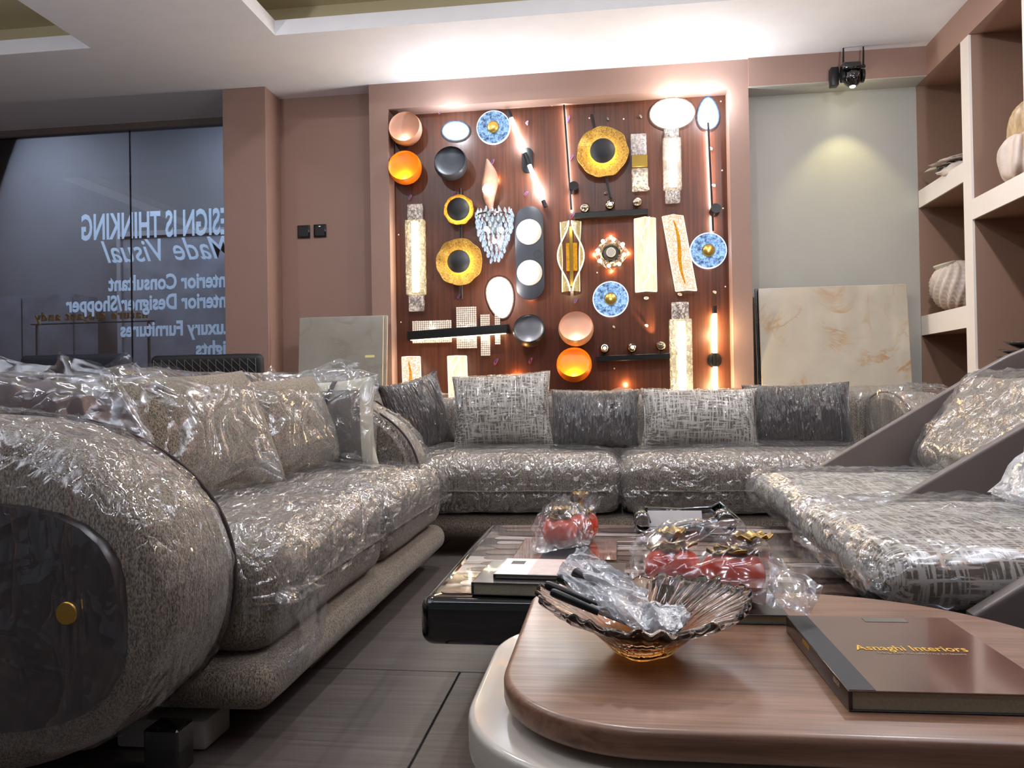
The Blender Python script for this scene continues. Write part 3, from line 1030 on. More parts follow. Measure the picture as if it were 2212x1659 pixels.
# ------------------------------------------------------------------ ceiling downlights (out of frame, they light the room)
DL = [(-0.15, 2.75, 13, 'the middle of the coffee table'), (-1.55, 2.9, 13, 'the left sofa'), (1.25, 3.1, 16, 'the lounge chairs'), (-0.2, -0.3, 3, 'the place of the photographer'), (-3.4, 2.6, 6, 'the space beyond the left sofa')]
for i, (x, y, e_, where) in enumerate(DL):
    if (-1.848 < x < 1.2 or x < -2.96) and y > 1.6:
        zc = CEIL + 0.23
    else:
        zc = CEIL
    d = thing('downlight', 'round recessed ceiling downlight, outside the picture, above ' + where, 'light', (x, y, zc), 0, 'ceiling downlights')
    obj('trim_ring', lathe([(0.038, -0.001), (0.038, -0.006), (0.052, -0.004), (0.054, 0.0)], 24, cap=False), 'white', d)
    obj('lens', lathe([(0.0, -0.002), (0.038, -0.002)], 24, cap=False), 'led_white', d)
    light('downlight_lamp', 'AREA', (0, 0, -0.012), e_, (0.94, 0.95, 1.0), d, 0.09)

# ================================================================== WALL LAMPS ON THE BOARD
U = 0.00303
def lamp(px, py, label, cat='lamp', name='wall_lamp', group='wall lamps on the display board'):
    return thing(name, label, cat, at(px, py, 1, BY), 0, group)

def bowl_lamp(px, py, r, mat, lens, glow, label):
    """shallow bowl facing out, its lip tipped up; the lower part of the shell shows under the inner disc"""
    t = lamp(px, py, label, group='round bowl lamps')
    r *= U
    tip = R(29) - math.atan2(t.location.z - 0.72, 5.0)
    # shell: part of a sphere cut by a tilted plane; the opening faces out and up
    V, F = [], []
    nr, ns = 12, 40
    n = Vector((0, -math.cos(tip), math.sin(tip)))
    ex = Vector((1, 0, 0))
    ez = n.cross(ex) * -1
    def ring(rr, dpt):
        return [ex * (rr * math.cos(2 * math.pi * k / ns)) + ez * (rr * math.sin(2 * math.pi * k / ns)) + n * dpt for k in range(ns)]
    a0 = math.asin(0.35)
    rings = [ring(r * math.cos(a), -r * math.sin(a)) for a in [-a0 + (R(90) + a0) * i / (nr + 4) for i in range(nr + 4)]]
    inner = [ring(r * 0.925 * math.cos(a), r * 0.295 - r * 0.26 * math.sin(a)) for a in [R(90) * i / nr for i in range(nr)]]
    def skin(rs, flip, capv):
        V, F = [], []
        for q in rs:
            V += q
        for i in range(len(rs) - 1):
            for k in range(ns):
                l = (k + 1) % ns
                f = (i * ns + k, i * ns + l, (i + 1) * ns + l, (i + 1) * ns + k)
                F.append(f[::-1] if flip else f)
        V.append(capv)
        m = (len(rs) - 1) * ns
        for k in range(ns):
            f = (m + k, m + (k + 1) % ns, len(V) - 1)
            F.append(f[::-1] if flip else f)
        return V, F
    off = Vector((0, -r * 0.98, 0))
    sh = skin([ring(r * 0.925, r * 0.295)] + rings, False, n * -r)
    obj('shell', ([v + off for v in sh[0]], sh[1]), mat, t)
    ins = skin(inner, True, n * (r * 0.035))
    obj('dish', ([v + off for v in ins[0]], ins[1]), mat, t)
    # lens tucked at the low end of the dish, throwing light up across it
    lp = off + ez * (r * 0.62) + n * (r * 0.17)
    if lens:
        light('dish_lamp', 'POINT', lp + n * 0.012, glow[0], glow[1], t, 0.012)
    obj('wall_stem', cyl((0, 0, 0), (0, -r * 0.08, 0), r * 0.3, 16), 'black', t)
    light('back_glow', 'POINT', (0, -0.022, -r * 0.55), 0.6, (1, 0.88, 0.78), t, 0.02)
    return t
bowl_lamp(885, 290, 36, 'copper', 'glow_soft', (0.22, (1, .86, .74)), 'copper pink bowl lamp in the top left corner of the board')
bowl_lamp(884, 372, 36, 'orange', 'glow_yellow', (0.5, (1, .8, .2)), 'bright orange bowl lamp under the top left copper one')
bowl_lamp(981, 363, 36, 'slate', None, (0.2, (1, .9, .9)), 'dark slate bowl lamp under the horizontal white pebble lamp')
bowl_lamp(1147, 717, 35, 'slate', 'glow_soft', (0.25, (1, .9, .86)), 'dark slate bowl lamp at the right end of the black bar lamp')
bowl_lamp(1246, 713, 37, 'copper', 'glow_soft', (0.22, (1, .86, .74)), 'copper pink bowl lamp directly above the lower orange bowl lamp')
bowl_lamp(1242, 789, 37, 'orange', 'glow_yellow', (0.5, (1, .8, .2)), 'lower orange bowl lamp just above the sofa')

def pebble(px, py, w, h, ang, mat, warm, label, egg=0.16):
    t = lamp(px, py, label, group='glowing pebble lamps')
    V, F = [], []
    n, m = 36, 10
    for j in range(m + 1):
        ph = math.pi / 2 * j / m
        for k in range(n):
            a = 2 * math.pi * k / n
            rr = math.cos(ph) ** 0.8
            x = w / 2 * U * math.cos(a) * rr * (1 - egg * math.sin(a))
            z = h / 2 * U * math.sin(a) * rr
            x, z = x * math.cos(ang) - z * math.sin(ang), x * math.sin(ang) + z * math.cos(ang)
            V.append(Vector((x, -0.012 - 0.045 * math.sin(ph), z)))
    for j in range(m):
        for k in range(n):
            l = (k + 1) % n
            F.append((j * n + k, j * n + l, (j + 1) * n + l, (j + 1) * n + k))
    F.append(tuple(range(n))[::-1])
    obj('glass_body', (V, F), mat, t)
    obj('back_plate', face(lathe([(0.0, 0.0), (min(w, h) * U * 0.3, 0.0), (min(w, h) * U * 0.3, 0.012)], 20)), 'white', t)
    light('glow', 'POINT', (0, -0.20, 0.02), 3.2, warm, t, 0.05)
    return t
pebble(985, 284, 62, 44, R(-4), 'pebble_cool', (.8, .9, 1), 'horizontal blue white pebble lamp between copper bowl and blue disc', 0.0)
pebble(1452, 246, 96, 68, 0, 'pebble_warm', (1, .95, .9), 'large warm white pebble lamp at the top, above the crystal column', -0.0)
pebble(1529, 246, 46, 70, 0, 'pebble_cool', (.8, .9, 1), 'blue white egg lamp in the top right corner of the board', 0.22)
pebble(1081, 643, 60, 92, R(8), 'pebble_warm', (1, .95, .9), 'tall warm white pebble lamp below the crystal drop lamp', -0.16)

def ripple(px, py, r, label):
    t = lamp(px, py, label, group='blue rippled glass disc lamps')
    r *= U
    obj('glass_disc', face(lathe([(0.0, 0.030), (r * 0.94, 0.030), (r * 0.96, 0.024), (r * .94, 0.018), (0, 0.018)], 56)), 'ripple', t)
    obj('lit_rim', face(lathe([(r * .945, 0.032), (r, 0.028), (r, 0.014), (r * .945, 0.014)], 56, cap=False)), 'led_blueedge', t)
    obj('brass_boss', face(lathe([(r * .36, 0.030), (r * .36, 0.040), (r * .30, 0.052), (r * .14, 0.060), (0, 0.061)], 40)), 'brass', t)
    obj('stem', face(cyl((0, 0, 0), (0, 0, 0.02), r * .3, 20)), 'white', t)
    light('glow', 'POINT', (0, -0.010, -r * 0.80), 0.22, (.75, .86, 1), t, 0.01)
    light('front_glow', 'POINT', (0, -0.14, 0), 0.25, (.75, .86, 1), t, 0.05)
ripple(1067, 278, 37, 'blue rippled glass disc lamp with brass boss near the top')
ripple(1529, 543, 38, 'blue rippled glass disc lamp at the right edge of the board')
ripple(1319, 647, 38, 'blue rippled glass disc lamp below the square crystal lamp')

def gold_dish(px, py, r, rb, rod, label):
    t = lamp(px, py, label, group='gold dish lamps on black rods')
    r *= U
    rb *= U
    obj('rod', tube([(rod[0][0] * U, -0.028, rod[0][1] * U), (rod[1][0] * U, -0.028, rod[1][1] * U)], 0.0085, 10), 'black', t)
    def mod(rr, z, a):
        k = 1 + 0.018 * math.cos(7 * a + px) * (rr / r) ** 3 + 0.012 * math.cos(11 * a) * (rr / r) ** 3
        return rr * k, z + 0.004 * math.cos(9 * a) * (rr / r) ** 3
    obj('dish', face(lathe([(0.0, 0.032), (r * .4, 0.034), (r * .7, 0.044), (r, 0.066), (r * .985, 0.070), (r * .7, 0.049), (r * .4, 0.039), (0, 0.037)], 64, mod)), 'gold_dish', t)
    obj('boss', face(lathe([(rb * .80, 0.072), (rb * .96, 0.075), (rb, 0.085), (rb * .9, 0.098), (rb * .6, 0.112), (rb * .25, 0.118), (0, 0.119)], 40)), 'blackmatte', t)
    obj('light_ring', face(lathe([(rb * .55, 0.060), (rb * .84, 0.064), (rb * .84, 0.071), (rb * .55, 0.071)], 40, cap=False)), 'led_gold', t)
    obj('neck', face(cyl((0, 0, 0.03), (0, 0, 0.08), rb * .4, 16)), 'brass', t)
gold_dish(1302, 334, 54, 26.5, ((-22, 84), (16, -96)), 'large gold dish lamp with black dome on a tilted rod')
gold_dish(995, 458, 33, 25, ((2, 50), (2, -60)), 'small gold dish lamp with black dome, upper of two on one rod')
gold_dish(996, 569, 51, 25, ((2, 52), (2, -78)), 'medium gold dish lamp with black dome, lower on the vertical rod')

def tube_lamp(px, py, half, ang, mat, can, label, strength=1.0, canl=38, c=(.9, .95, 1)):
    """led tube in two lit halves with black ends and middle; the oval canopy behind"""
    t = lamp(px, py, label, group='led tube lamps')
    L = half * U
    d = Vector((math.sin(ang), 0, math.cos(ang)))
    o = Vector((0, -0.045, 0))
    rr = 0.0135
    for s in (1, -1):
        obj('light_tube', cyl(o + d * s * L * .12, o + d * s * L * .86, rr, 18), mat, t)
        obj('end_cap', cyl(o + d * s * L * .86, o + d * s * L, rr * 1.02, 18), 'black', t)
        light('tube_glow', 'POINT', o + d * s * L * .5 + Vector((0, -0.14, 0)), 1.6 * strength, c, t, 0.03)
        light('tube_backglow', 'AREA', o + d * s * L * .5 + Vector((0, 0.016, 0)), 1.0 * strength, c, t, 0.012, None, (R(90), ang, 0), L * .7)
    obj('middle_sleeve', cyl(o - d * L * .125, o + d * L * .125, rr * 1.1, 18), 'black', t)
    hw = can * U
    ol = [(hw * math.cos(R(a)), (canl * U - hw) + hw * math.sin(R(a))) for a in range(0, 181, 12)] + [(hw * math.cos(R(a)), -(canl * U - hw) + hw * math.sin(R(a))) for a in range(180, 361, 12)]
    obj('canopy', face(prism(ol, 0, 0.022, 0.003, 2)), 'black', t)
tube_lamp(1140, 348, 112, R(-20), 'led_cool', 12, 'long slanting white tube lamp with black oval canopy', 1.0, 27)
tube_lamp(1543, 778, 112, R(0.5), 'led_warm', 14, 'upright warm white tube lamp at the lower right of the board', 1.0, 16, (1, .75, .4))

def crystal_column(px, y0, y1, w, ym0, ym1, wm, label, lean=0.0):
    py = (y0 + y1) / 2
    t = lamp(px, py, label, group='bubbled crystal column lamps')
    def z(y):
        return (py - y) * U
    obj('end_block', rbox(0, -0.030, z(y0) / 2 + z(ym0 - 2) / 2, w * U, 0.028, abs(z(y0) - z(ym0 + 6)), 0.004, 2), 'crystal_dim', t)
    if y1 > ym1:
        obj('end_block', rbox(0, -0.030, z(y1) / 2 + z(ym1) / 2, w * U, 0.028, abs(z(y1) - z(ym1 - 6)), 0.004, 2), 'crystal_dim', t)
    obj('crystal_sleeve', rbox(0, -0.036, (z(ym0) + z(ym1)) / 2, wm * U, 0.05, abs(z(ym0) - z(ym1)), 0.008, 3), 'crystal_lit' if wm > 41 else 'crystal_warm', t)
    obj('led_core', rbox(0.004, -0.066, (z(ym0) + z(ym1)) / 2, 15 * U, 0.006, abs(z(ym0) - z(ym1)) - 0.03, 0.002, 1), 'led_warm' if wm > 41 else 'led_white', t)
    obj('mount', rbox(0, -0.006, (z(ym0) + z(ym1)) / 2, 20 * U, 0.012, 0.1, 0.003, 1), 'white', t)
    for f in (0.25, 0.75):
        light('column_glow', 'POINT', (0.0, -0.13, z(ym0) * (1 - f) + z(ym1) * f), 0.5, (1, .88, .68), t, 0.04)
crystal_column(901, 445, 673, 34, 476, 640, 43, 'bubbled crystal column lamp at the left edge of the board')
crystal_column(1451, 285, 437, 31, 304, 413, 38, 'shorter crystal column lamp under the large pebble lamp')
crystal_column(1470, 660, 872, 36, 692, 874, 46, 'tall bubbled crystal column lamp at lower right, cut off by the sofa')

t = lamp(1380, 354, 'rough crystal wall lamp with a brass band across its middle', group='crystal band lamp')
obj('crystal_block', rbox(0, -0.034, 37 * U, 33 * U, 0.034, 46 * U, 0.006, 3), 'crystal_dim', t)
obj('crystal_block', rbox(0.004, -0.034, -37 * U, 34 * U, 0.034, 48 * U, 0.006, 3), 'crystal_warm', t)
obj('brass_band', rbox(0.002, -0.030, 1 * U, 33 * U, 0.056, 25 * U, 0.002, 1), 'brassdull', t)
light('glow', 'POINT', (0, -0.09, -0.1), 0.4, (1, .85, .65), t, 0.03)

def rod_lamp(px0, y0, px1, y1, kx, ky, label):
    pc = ((px0 + px1) / 2, (y0 + y1) / 2)
    t = lamp(pc[0], pc[1], label, group='slim black rod lamps')
    a = Vector(((px0 - pc[0]) * U, -0.05, (pc[1] - y0) * U))
    b = Vector(((px1 - pc[0]) * U, -0.05, (pc[1] - y1) * U))
    obj('rod', tube([a, b], 0.0062, 8), 'black', t)
    obj('light_strip', tube([a + Vector((0.0, 0.0068, -.01)), b + Vector((0.0, 0.0068, .01))], 0.0022, 6), 'led_white', t)
    kc = Vector(((kx - pc[0]) * U, 0, (pc[1] - ky) * U))
    obj('canopy', cyl(kc, kc + Vector((0.004, -0.062, 0.012)), 0.0315, 24), 'black', t)
    light('strip_glow', 'AREA', (a + b) / 2 + Vector((0.0, 0.012, 0)), 0.9, (1, .84, .72), t, 0.006, None, (R(90), -math.atan2(b.x - a.x, a.z - b.z), 0), (a - b).length)
rod_lamp(1221, 232, 1233, 457, 1238, 411, 'slim black rod lamp left of the large gold dish, back lit')
rod_lamp(1530, 273, 1536, 500, 1541, 457, 'slim black rod lamp hanging below the egg lamp, back lit')

# twisted timber leaf lamp with a globe
t = lamp(1059, 405, 'twisted brown leaf lamp with a small lit globe', group='leaf lamp')
V, F = [], []
n = 26
for i in range(n + 1):
    s = i / n
    zz = (57 - 114 * s) * U
    hw = 17 * U * math.sin(math.pi * min(1, max(0.0, s * 0.98 + 0.01))) ** 0.8 + 0.001
    tw = R(-35 + 70 * s)
    cx = 4 * U * math.sin(s * 2 * math.pi) + (s - .4) * 8 * U
    for j in range(7):
        q = -1 + 2 * j / 6
        V.append(Vector((cx + hw * q * math.cos(tw), -0.04 - hw * q * math.sin(tw) - 0.02 * (1 - q * q), zz)))
for i in range(n):
    for j in range(6):
        a = i * 7 + j
        F.append((a, a + 1, a + 8, a + 7))
lf = obj('leaf_blade', (V, F), 'copper', t)
sd = lf.modifiers.new('thickness', 'SOLIDIFY')
sd.thickness = 0.003
obj('globe', mv(lathe([(0.001, -0.037), (0.02, -0.031), (0.034, -0.014), (0.0365, 0), (0.034, 0.014), (0.02, 0.031), (0.001, 0.037)], 24), -0.002, -0.085, -11 * U), 'led_white', t)
obj('stem', cyl((0, 0, -0.02), (0, -0.06, -0.03), 0.007, 10), 'black', t)
light('globe_glow', 'POINT', (0, -0.15, -11 * U), 0.6, (1, .93, .85), t, 0.04)
light('leaf_backglow', 'POINT', (0.045, -0.02, 0.05), 0.35, (1, .6, .25), t, 0.01)

# crystal drop lamp
t = lamp(1070, 512, 'crystal drop lamp with tiers of hanging clear prisms', group='crystal drop lamp')
obj('frame', mv(lathe([(0.110, 0.0), (0.116, 0.0), (0.116, 0.01), (0.110, 0.01)], 24, cap=False), 0, -0.06, 40 * U), 'chrome', t)
obj('back_plate', rbox(0, -0.008, 25 * U, 0.1, 0.016, 0.12, 0.004, 1), 'chrome', t)
for q in range(3):
    obj('bulb', mv(lathe([(0.001, -0.018), (0.012, -0.012), (0.015, 0), (0.012, 0.012), (0.001, 0.018)], 14), (-0.05, 0.045, 0.0)[q], -0.05, (15, 12, -12)[q] * U), 'led_cool', t)
drop0 = None
cnt = 0
rnd = random.Random(3)
for row, (zr, wr, nr_) in enumerate(((52, 37, 9), (44, 40, 11), (33, 39, 11), (22, 38, 11), (10, 36, 11), (-2, 31, 10), (-14, 26, 9), (-27, 21, 7), (-40, 15, 6), (-50, 9, 4))):
    for i in range(nr_):
        a = math.pi * (i + 0.5 * (row % 2)) / (nr_ - 1 if nr_ > 1 else 1)
        x = -math.cos(a) * wr * U
        y = -0.03 - math.sin(a) * wr * U * 0.75
        zz = zr * U + rnd.uniform(-.008, .008)
        if drop0 is None:
            drop0 = obj('crystal_drop', lathe([(0.001, -0.028), (0.009, -0.016), (0.0105, -0.006), (0.007, 0.010), (0.0035, 0.020), (0.001, 0.022)], 6), 'clearcrystal', t, False)
            c = drop0
        else:
            c = copy_obj(drop0, t)
        c.location = (x, y, zz)
        c.rotation_euler = (rnd.uniform(-.15, .15), rnd.uniform(-.2, .2), rnd.uniform(0, 3))
        cnt += 1
light('crystal_glow', 'POINT', (0, -0.2, 0), 1.6, (.85, .93, 1), t, 0.06)

# twin spot on a slate oval plate
t = lamp(1145, 548, 'slate oval wall plate with two round white spot lenses', group='twin spot plate')
hw, hl = 31 * U, 101 * U
ol = [(hw * math.cos(R(a)), (hl - hw) + hw * math.sin(R(a))) for a in range(0, 181, 9)] + [(hw * math.cos(R(a)), -(hl - hw) + hw * math.sin(R(a))) for a in range(180, 361, 9)]
obj('plate', face(prism(ol, 0.02, 0.034, 0.003, 2)), 'slate', t)
obj('standoff', face(prism([(x * .7, y * .85) for x, y in ol], 0.0, 0.02)), 'black', t)
for zz in (45, -43):
    s = obj('spot_ring', face(mv(lathe([(0.062, 0.034), (0.084, 0.034), (0.082, 0.040), (0.064, 0.050), (0.062, 0.044)], 36, cap=False), -0.002, zz * U, 0)), 'foam', t)
    obj('spot_lens', face(mv(lathe([(0.0, 0.048), (0.03, 0.047), (0.061, 0.042)], 36, cap=False), -0.002, zz * U, 0)), 'led_white', s)
    light('spot_glow', 'POINT', (0, -0.11, zz * U), 0.5, (1, .97, .92), t, 0.04)
obj('print_mark', face(mv(lathe([(0.024, 0.0344), (0.0255, 0.0346)], 24, cap=False), 18 * U, -4 * U, 0)), 'black', t)
for zz in (1, -1):
    light('plate_backglow', 'POINT', (0, -0.010, zz * hl * 0.93), 0.3, (1, .7, .5), t, 0.01)

# acrylic blade lamps
def wavy_panel(w, h, wave, mat, t, x0=0.0, dep=0.05, n=24, ph=0.0, name='acrylic_sheet', skew=0.0):
    V, F = [], []
    for i in range(n + 1):
        z = h / 2 - h * i / n
        for j in range(9):
            q = -1 + 2 * j / 8
            V.append(Vector((x0 + w / 2 * q + skew * z, -0.02 - dep * (1 - q * q) - wave * math.sin(i / n * math.pi * 2 + ph) * q, z)))
    for i in range(n):
        for j in range(8):
            a = i * 9 + j
            F.append((a, a + 1, a + 10, a + 9))
    o = obj(name, (V, F), mat, t)
    s = o.modifiers.new('thickness', 'SOLIDIFY')
    s.thickness = 0.004
    return o
def panel_lamp(px, y0, y1, w, skew, mat, curl, label, gold=False):
    py = (y0 + y1) / 2
    h = (y1 - y0) * U
    t = lamp(px, py, label, group='lit acrylic sheet lamps')
    w *= U
    wavy_panel(w, h, 0.0, mat, t, skew=skew)
    for s in (1, -1):
        obj('lit_edge', tube([(s * w / 2 + skew * h / 2, -0.022, h / 2), (s * w / 2, -0.022, 0), (s * w / 2 - skew * h / 2, -0.022, -h / 2)], 0.0045, 8), 'led_edge', t)
    for s in (1, -1):
        obj('lit_end', tube([(-w / 2 + skew * s * h / 2, -0.022, s * h / 2), (skew * s * h / 2, -0.070, s * h / 2), (w / 2 + skew * s * h / 2, -0.022, s * h / 2)], 0.0035, 8), 'led_edge', t)
    if curl:
        for sgn_ in (1, -1):
            pts = []
            for i in range(14):
                s = i / 13
                z = sgn_ * (h / 2 - s * h * .36)
                pts.append((skew * z + w * (0.20 * math.cos(s * math.pi * 1.3) * sgn_), -0.076, z))
            obj('curled_edge', tube(pts, 0.004, 8), 'led_edge', t)
    if gold:
        pts = [(skew * (h * .42 - s / 9 * h * .84) - 0.004 + 0.01 * math.sin(s * .7), -0.074, h * .42 - s / 9 * h * .84) for s in range(10)]
        obj('gold_fold', tube(pts, [0.004 + 0.008 * math.sin(math.pi * i / 9) for i in range(10)], 8), 'panel_gold', t)
    obj('mount', rbox(0, -0.008, 0, w * .4, 0.016, h * .6, 0.003, 1), 'brassdull', t)
    for f in (0.3, -0.3):
        light('sheet_glow', 'POINT', (0, -0.16, f * h), 0.45, (1, .80, .56), t, 0.04)
panel_lamp(1394, 475, 630, 43, 0.0, 'panel_warm', True, 'tall glowing acrylic sheet lamp with curled edges right of the square crystal')
panel_lamp(1467, 470, 628, 42, -0.16, 'panel_tex', False, 'leaning speckled acrylic sheet lamp with a gold fold', True)
panel_lamp(892, 770, 905, 40, -0.02, 'panel_tex', False, 'speckled acrylic sheet lamp at lower left, behind the sofa', True)
panel_lamp(991, 769, 905, 41, -0.02, 'panel_warm', True, 'glowing acrylic sheet lamp at lower left, behind the woven cushion')

t = lamp(1234, 556, 'hourglass lamp of two bowed acrylic blades around a brass spine', group='bowed blade lamp')
h = 150 * U
obj('spine', rbox(0.002, -0.03, 0, 8 * U, 0.02, h * .86, 0.003, 1), 'brassdull', t)
obj('gold_core', rbox(0.004, -0.018, 0, 24 * U, 0.012, h * .40, 0.005, 2), 'panel_gold', t)
for s in (-1, 1):
    pts, pts2 = [], []
    V, F = [], []
    for i in range(25):
        q = i / 24
        z = h / 2 - h * q
        bow = 25 * U * math.sin(math.pi * q) ** 2 + 3 * U
        outer = 21 * U + 1 * U * math.cos(2 * math.pi * q) - 5 * U * q * (1 if s > 0 else .4)
        pts.append((s * bow, -0.065, z))
        V += [Vector((s * bow, -0.065, z)), Vector((s * (bow + outer) / 2, -0.05, z)), Vector((s * outer, -0.024, z))]
        pts2.append((s * outer, -0.024, z))
    for i in range(24):
        for j in range(2):
            a = i * 3 + j
            F.append((a, a + 1, a + 4, a + 3))
    b = obj('acrylic_blade', (V, F), 'leafglow', t)
    b.modifiers.new('thickness', 'SOLIDIFY').thickness = 0.003
    obj('lit_edge', tube(pts, 0.0042, 8), 'led_edge', t)
    obj('lit_rim', tube(pts2, 0.0028, 8), 'led_edge', t)
for z in (0.2, -0.2):
    light('blade_glow', 'POINT', (0, -0.15, z), 0.55, (1, .82, .5), t, 0.04)

# square crystal with round centre
t = lamp(1320, 549, 'square smoked crystal lamp set on its corner with round metal centre', group='square crystal lamp')
V, F = [], []
def sq(r, pw, z, n=48):
    o = []
    for k in range(n):
        a = 2 * math.pi * k / n
        c, s = math.cos(a), math.sin(a)
        d = (abs(c) ** pw + abs(s) ** pw) ** (-1 / pw)
        o.append(Vector((c * d * r, s * d * r, z)))
    return o
rings = [sq(37 * U, 1.25, 0.02), sq(38 * U, 1.25, 0.035), sq(36 * U, 1.25, 0.05), sq(27 * U, 1.5, 0.06), sq(19 * U, 2, 0.045)]
for q in rings:
    V += q
for i in range(len(rings) - 1):
    for k in range(48):
        l = (k + 1) % 48
        F.append((i * 48 + k, i * 48 + l, (i + 1) * 48 + l, (i + 1) * 48 + k))
obj('crystal_square', face((V, F)), 'smokecrystal', t)
obj('metal_cup', face(lathe([(0.0, 0.02), (19 * U, 0.03), (20 * U, 0.062), (17 * U, 0.066), (16 * U, 0.03), (0, 0.03)], 36)), 'chrome', t)
obj('centre_cap', face(lathe([(10 * U, 0.02), (10 * U, 0.075), (8.5 * U, 0.080), (0, 0.080)], 30)), 'foam', t)
for k in range(8):
    a = 2 * math.pi * (k + .5) / 8 + .2
    r_ = 28 * U if k % 2 else 30 * U
    obj('led_point', face(mv(lathe([(0.001, 0.052), (0.012, 0.060), (0.009, 0.068), (0.001, 0.071)], 10), r_ * math.cos(a), r_ * math.sin(a), 0)), 'led_warm', t)
light('crystal_backglow', 'POINT', (0, -0.012, 36 * U), 0.5, (1, .5, .2), t, 0.008)
light('crystal_backglow', 'POINT', (0, -0.012, -36 * U), 0.5, (1, .5, .2), t, 0.008)
light('crystal_backglow', 'POINT', (36 * U, -0.012, 0), 0.5, (1, .5, .2), t, 0.008)
light('crystal_backglow', 'POINT', (-36 * U, -0.012, 0), 0.5, (1, .5, .2), t, 0.008)

# bars with three swivelling chrome ball spots
def ball_bar(px, py, w, balls, aims, label):
    t = lamp(px, py, label, group='ball spot bars')
    a = Vector((-w / 2 * U, 0, -3 * U))
    b = Vector((w / 2 * U, 0, 3 * U))
    obj('bar', xf(rbox(0, -0.035, 0, w * U, 0.07, 12 * U, 0.003, 1), Matrix.Rotation(-0.02, 4, 'Y')), 'black', t)
    for i, (bx, by) in enumerate(balls):
        c = Vector(((bx - px) * U, -0.052, (py - by) * U))
        s = obj('ball_spot', lathe([(0.001, -0.033), (0.016, -0.029), (0.029, -0.016), (0.033, 0), (0.029, 0.016), (0.021, 0.0255), (0.019, 0.022), (0.001, 0.014)], 26), 'chrome', t, True, c)
        d = Vector(aims[i]).normalized()
        s.rotation_mode = 'QUATERNION'
        s.rotation_quaternion = d.to_track_quat('Z', 'Y')
        obj('spot_lens', lathe([(0.001, 0.019), (0.012, 0.0175), (0.018, 0.015)], 20, cap=False), 'led_white', s)
        obj('spot_pivot', cyl((c.x, -0.04, c.z - 0.03), (c.x, -0.04, min(c.z - 0.028, 0.02)), 0.005, 8), 'black', t)
    return t
ball_bar(1320, 466, 154, ((1265, 451), (1318, 447), (1375, 444)), ((-.9, -.2, .8), (.1, -1, .25), (.7, -.1, .9)), 'black bar with three chrome ball spots under the large gold dish')
ball_bar(1367, 773, 154, ((1308, 753), (1365, 753), (1425, 750)), ((0, -1, .2), (.2, -1, .4), (-.5, -.1, 1)), 'black bar with three chrome ball spots, lower one above the sofa')

q = at(1418, 742, 1, BY)
light('ball_beam', 'SPOT', (q.x, BY - 0.045, q.z), 6.0, (1, .72, .45), None, 0.008, R(42), (R(180 - 8), 0, R(0)))
bpy.data.objects['ball_beam'].rotation_euler = (Vector((-.35, .22, 1))).to_track_quat('-Z', 'Y').to_euler()
q = at(1380, 436, 1, BY)
light('ball_beam_upper', 'SPOT', (q.x, BY - 0.045, q.z), 4.0, (1, .72, .45), None, 0.008, R(42), tuple((Vector((.55, .22, 1))).to_track_quat('-Z', 'Y').to_euler()))

# black bar lamp with prismatic panes
t = lamp(991, 719, 'long black bar lamp threaded with four prismatic glass panes', group='prismatic pane lamp')
ol = rrect(-113 * U, 113 * U, -0.068, 0.0, (0.03, 0.03, 0.001, 0.001), 8)
m = Matrix.Rotation(-0.045, 4, 'Y')
obj('bar', xf(prism(ol, -9.5 * U, 9.5 * U, 0.002, 1), m), 'black', t)
for (cx, y0, y1, w) in ((933, 691, 740, 88), (1010, 663, 754, 45), (1051, 681, 771, 21), (1078, 677, 747, 12)):
    pn = obj('prismatic_pane', rbox((cx - 991) * U, -0.078 if False else -0.022, (719 - (y0 + y1) / 2) * U, w * U, 0.008, (y1 - y0) * U, 0.0015, 1), 'prism', t)
    nx, nz = max(2, round(w / 4.6)), round((y1 - y0) / 4.6)
    V, F = [], []
    for i in range(nx):
        for j in range(nz):
            x = (cx - 991 - w / 2 + (i + .5) * w / nx) * U
            z = (719 - y0 - (j + .5) * (y1 - y0) / nz) * U
            h_ = 0.0048
            b = len(V)
            V += [Vector((x - h_, -0.026, z - h_)), Vector((x + h_, -0.026, z - h_)), Vector((x + h_, -0.026, z + h_)), Vector((x - h_, -0.026, z + h_)), Vector((x, -0.030, z))]
            F += [(b, b + 1, b + 4), (b + 1, b + 2, b + 4), (b + 2, b + 3, b + 4), (b + 3, b, b + 4)]
    tag(obj('prisms', (V, F), 'prism_dots', pn, False), kind='stuff')
    light('pane_glow', 'POINT', ((cx - 991) * U, -0.045, 11 * U), 0.25, (1, .85, .7), t, 0.01)
    light('pane_glow', 'POINT', ((cx - 991) * U, -0.045, -12 * U), 0.25, (1, .85, .7), t, 0.01)
obj('lower_strip', xf(rbox(0, -0.034, -9.8 * U, 210 * U, 0.03, 0.002, 0.0005, 1), m), 'led_warm', t)

# lamps whose tops only show over the sofa
t = lamp(1345, 856, 'brown dome lamp only half visible above the sofa back', group='dome lamp')
obj('dome', xf(lathe([(34 * U, 0.0), (33 * U, 0.03), (24 * U, 0.07), (12 * U, 0.085), (0, 0.088)], 36), Matrix.Translation((0, -0.08, -0.03)) @ Matrix.Rotation(R(-8), 4, 'X')), 'copper', t)
obj('arm', cyl((0, 0, -0.02), (0, -0.08, 0.0), 0.01, 10), 'black', t)
light('dome_glow', 'POINT', (0.02, -0.03, 0.075), 0.6, (1, .6, .25), t, 0.01)
t = lamp(1108, 850, 'square crystal lamp mostly hidden behind the woven cushion', group='square crystal lamp low')
obj('crystal_square', face((V[:0] + [v for q in rings for v in q], [(i * 48 + k, i * 48 + (k + 1) % 48, (i + 1) * 48 + (k + 1) % 48, (i + 1) * 48 + k) for i in range(4) for k in range(48)])), 'smokecrystal', t)
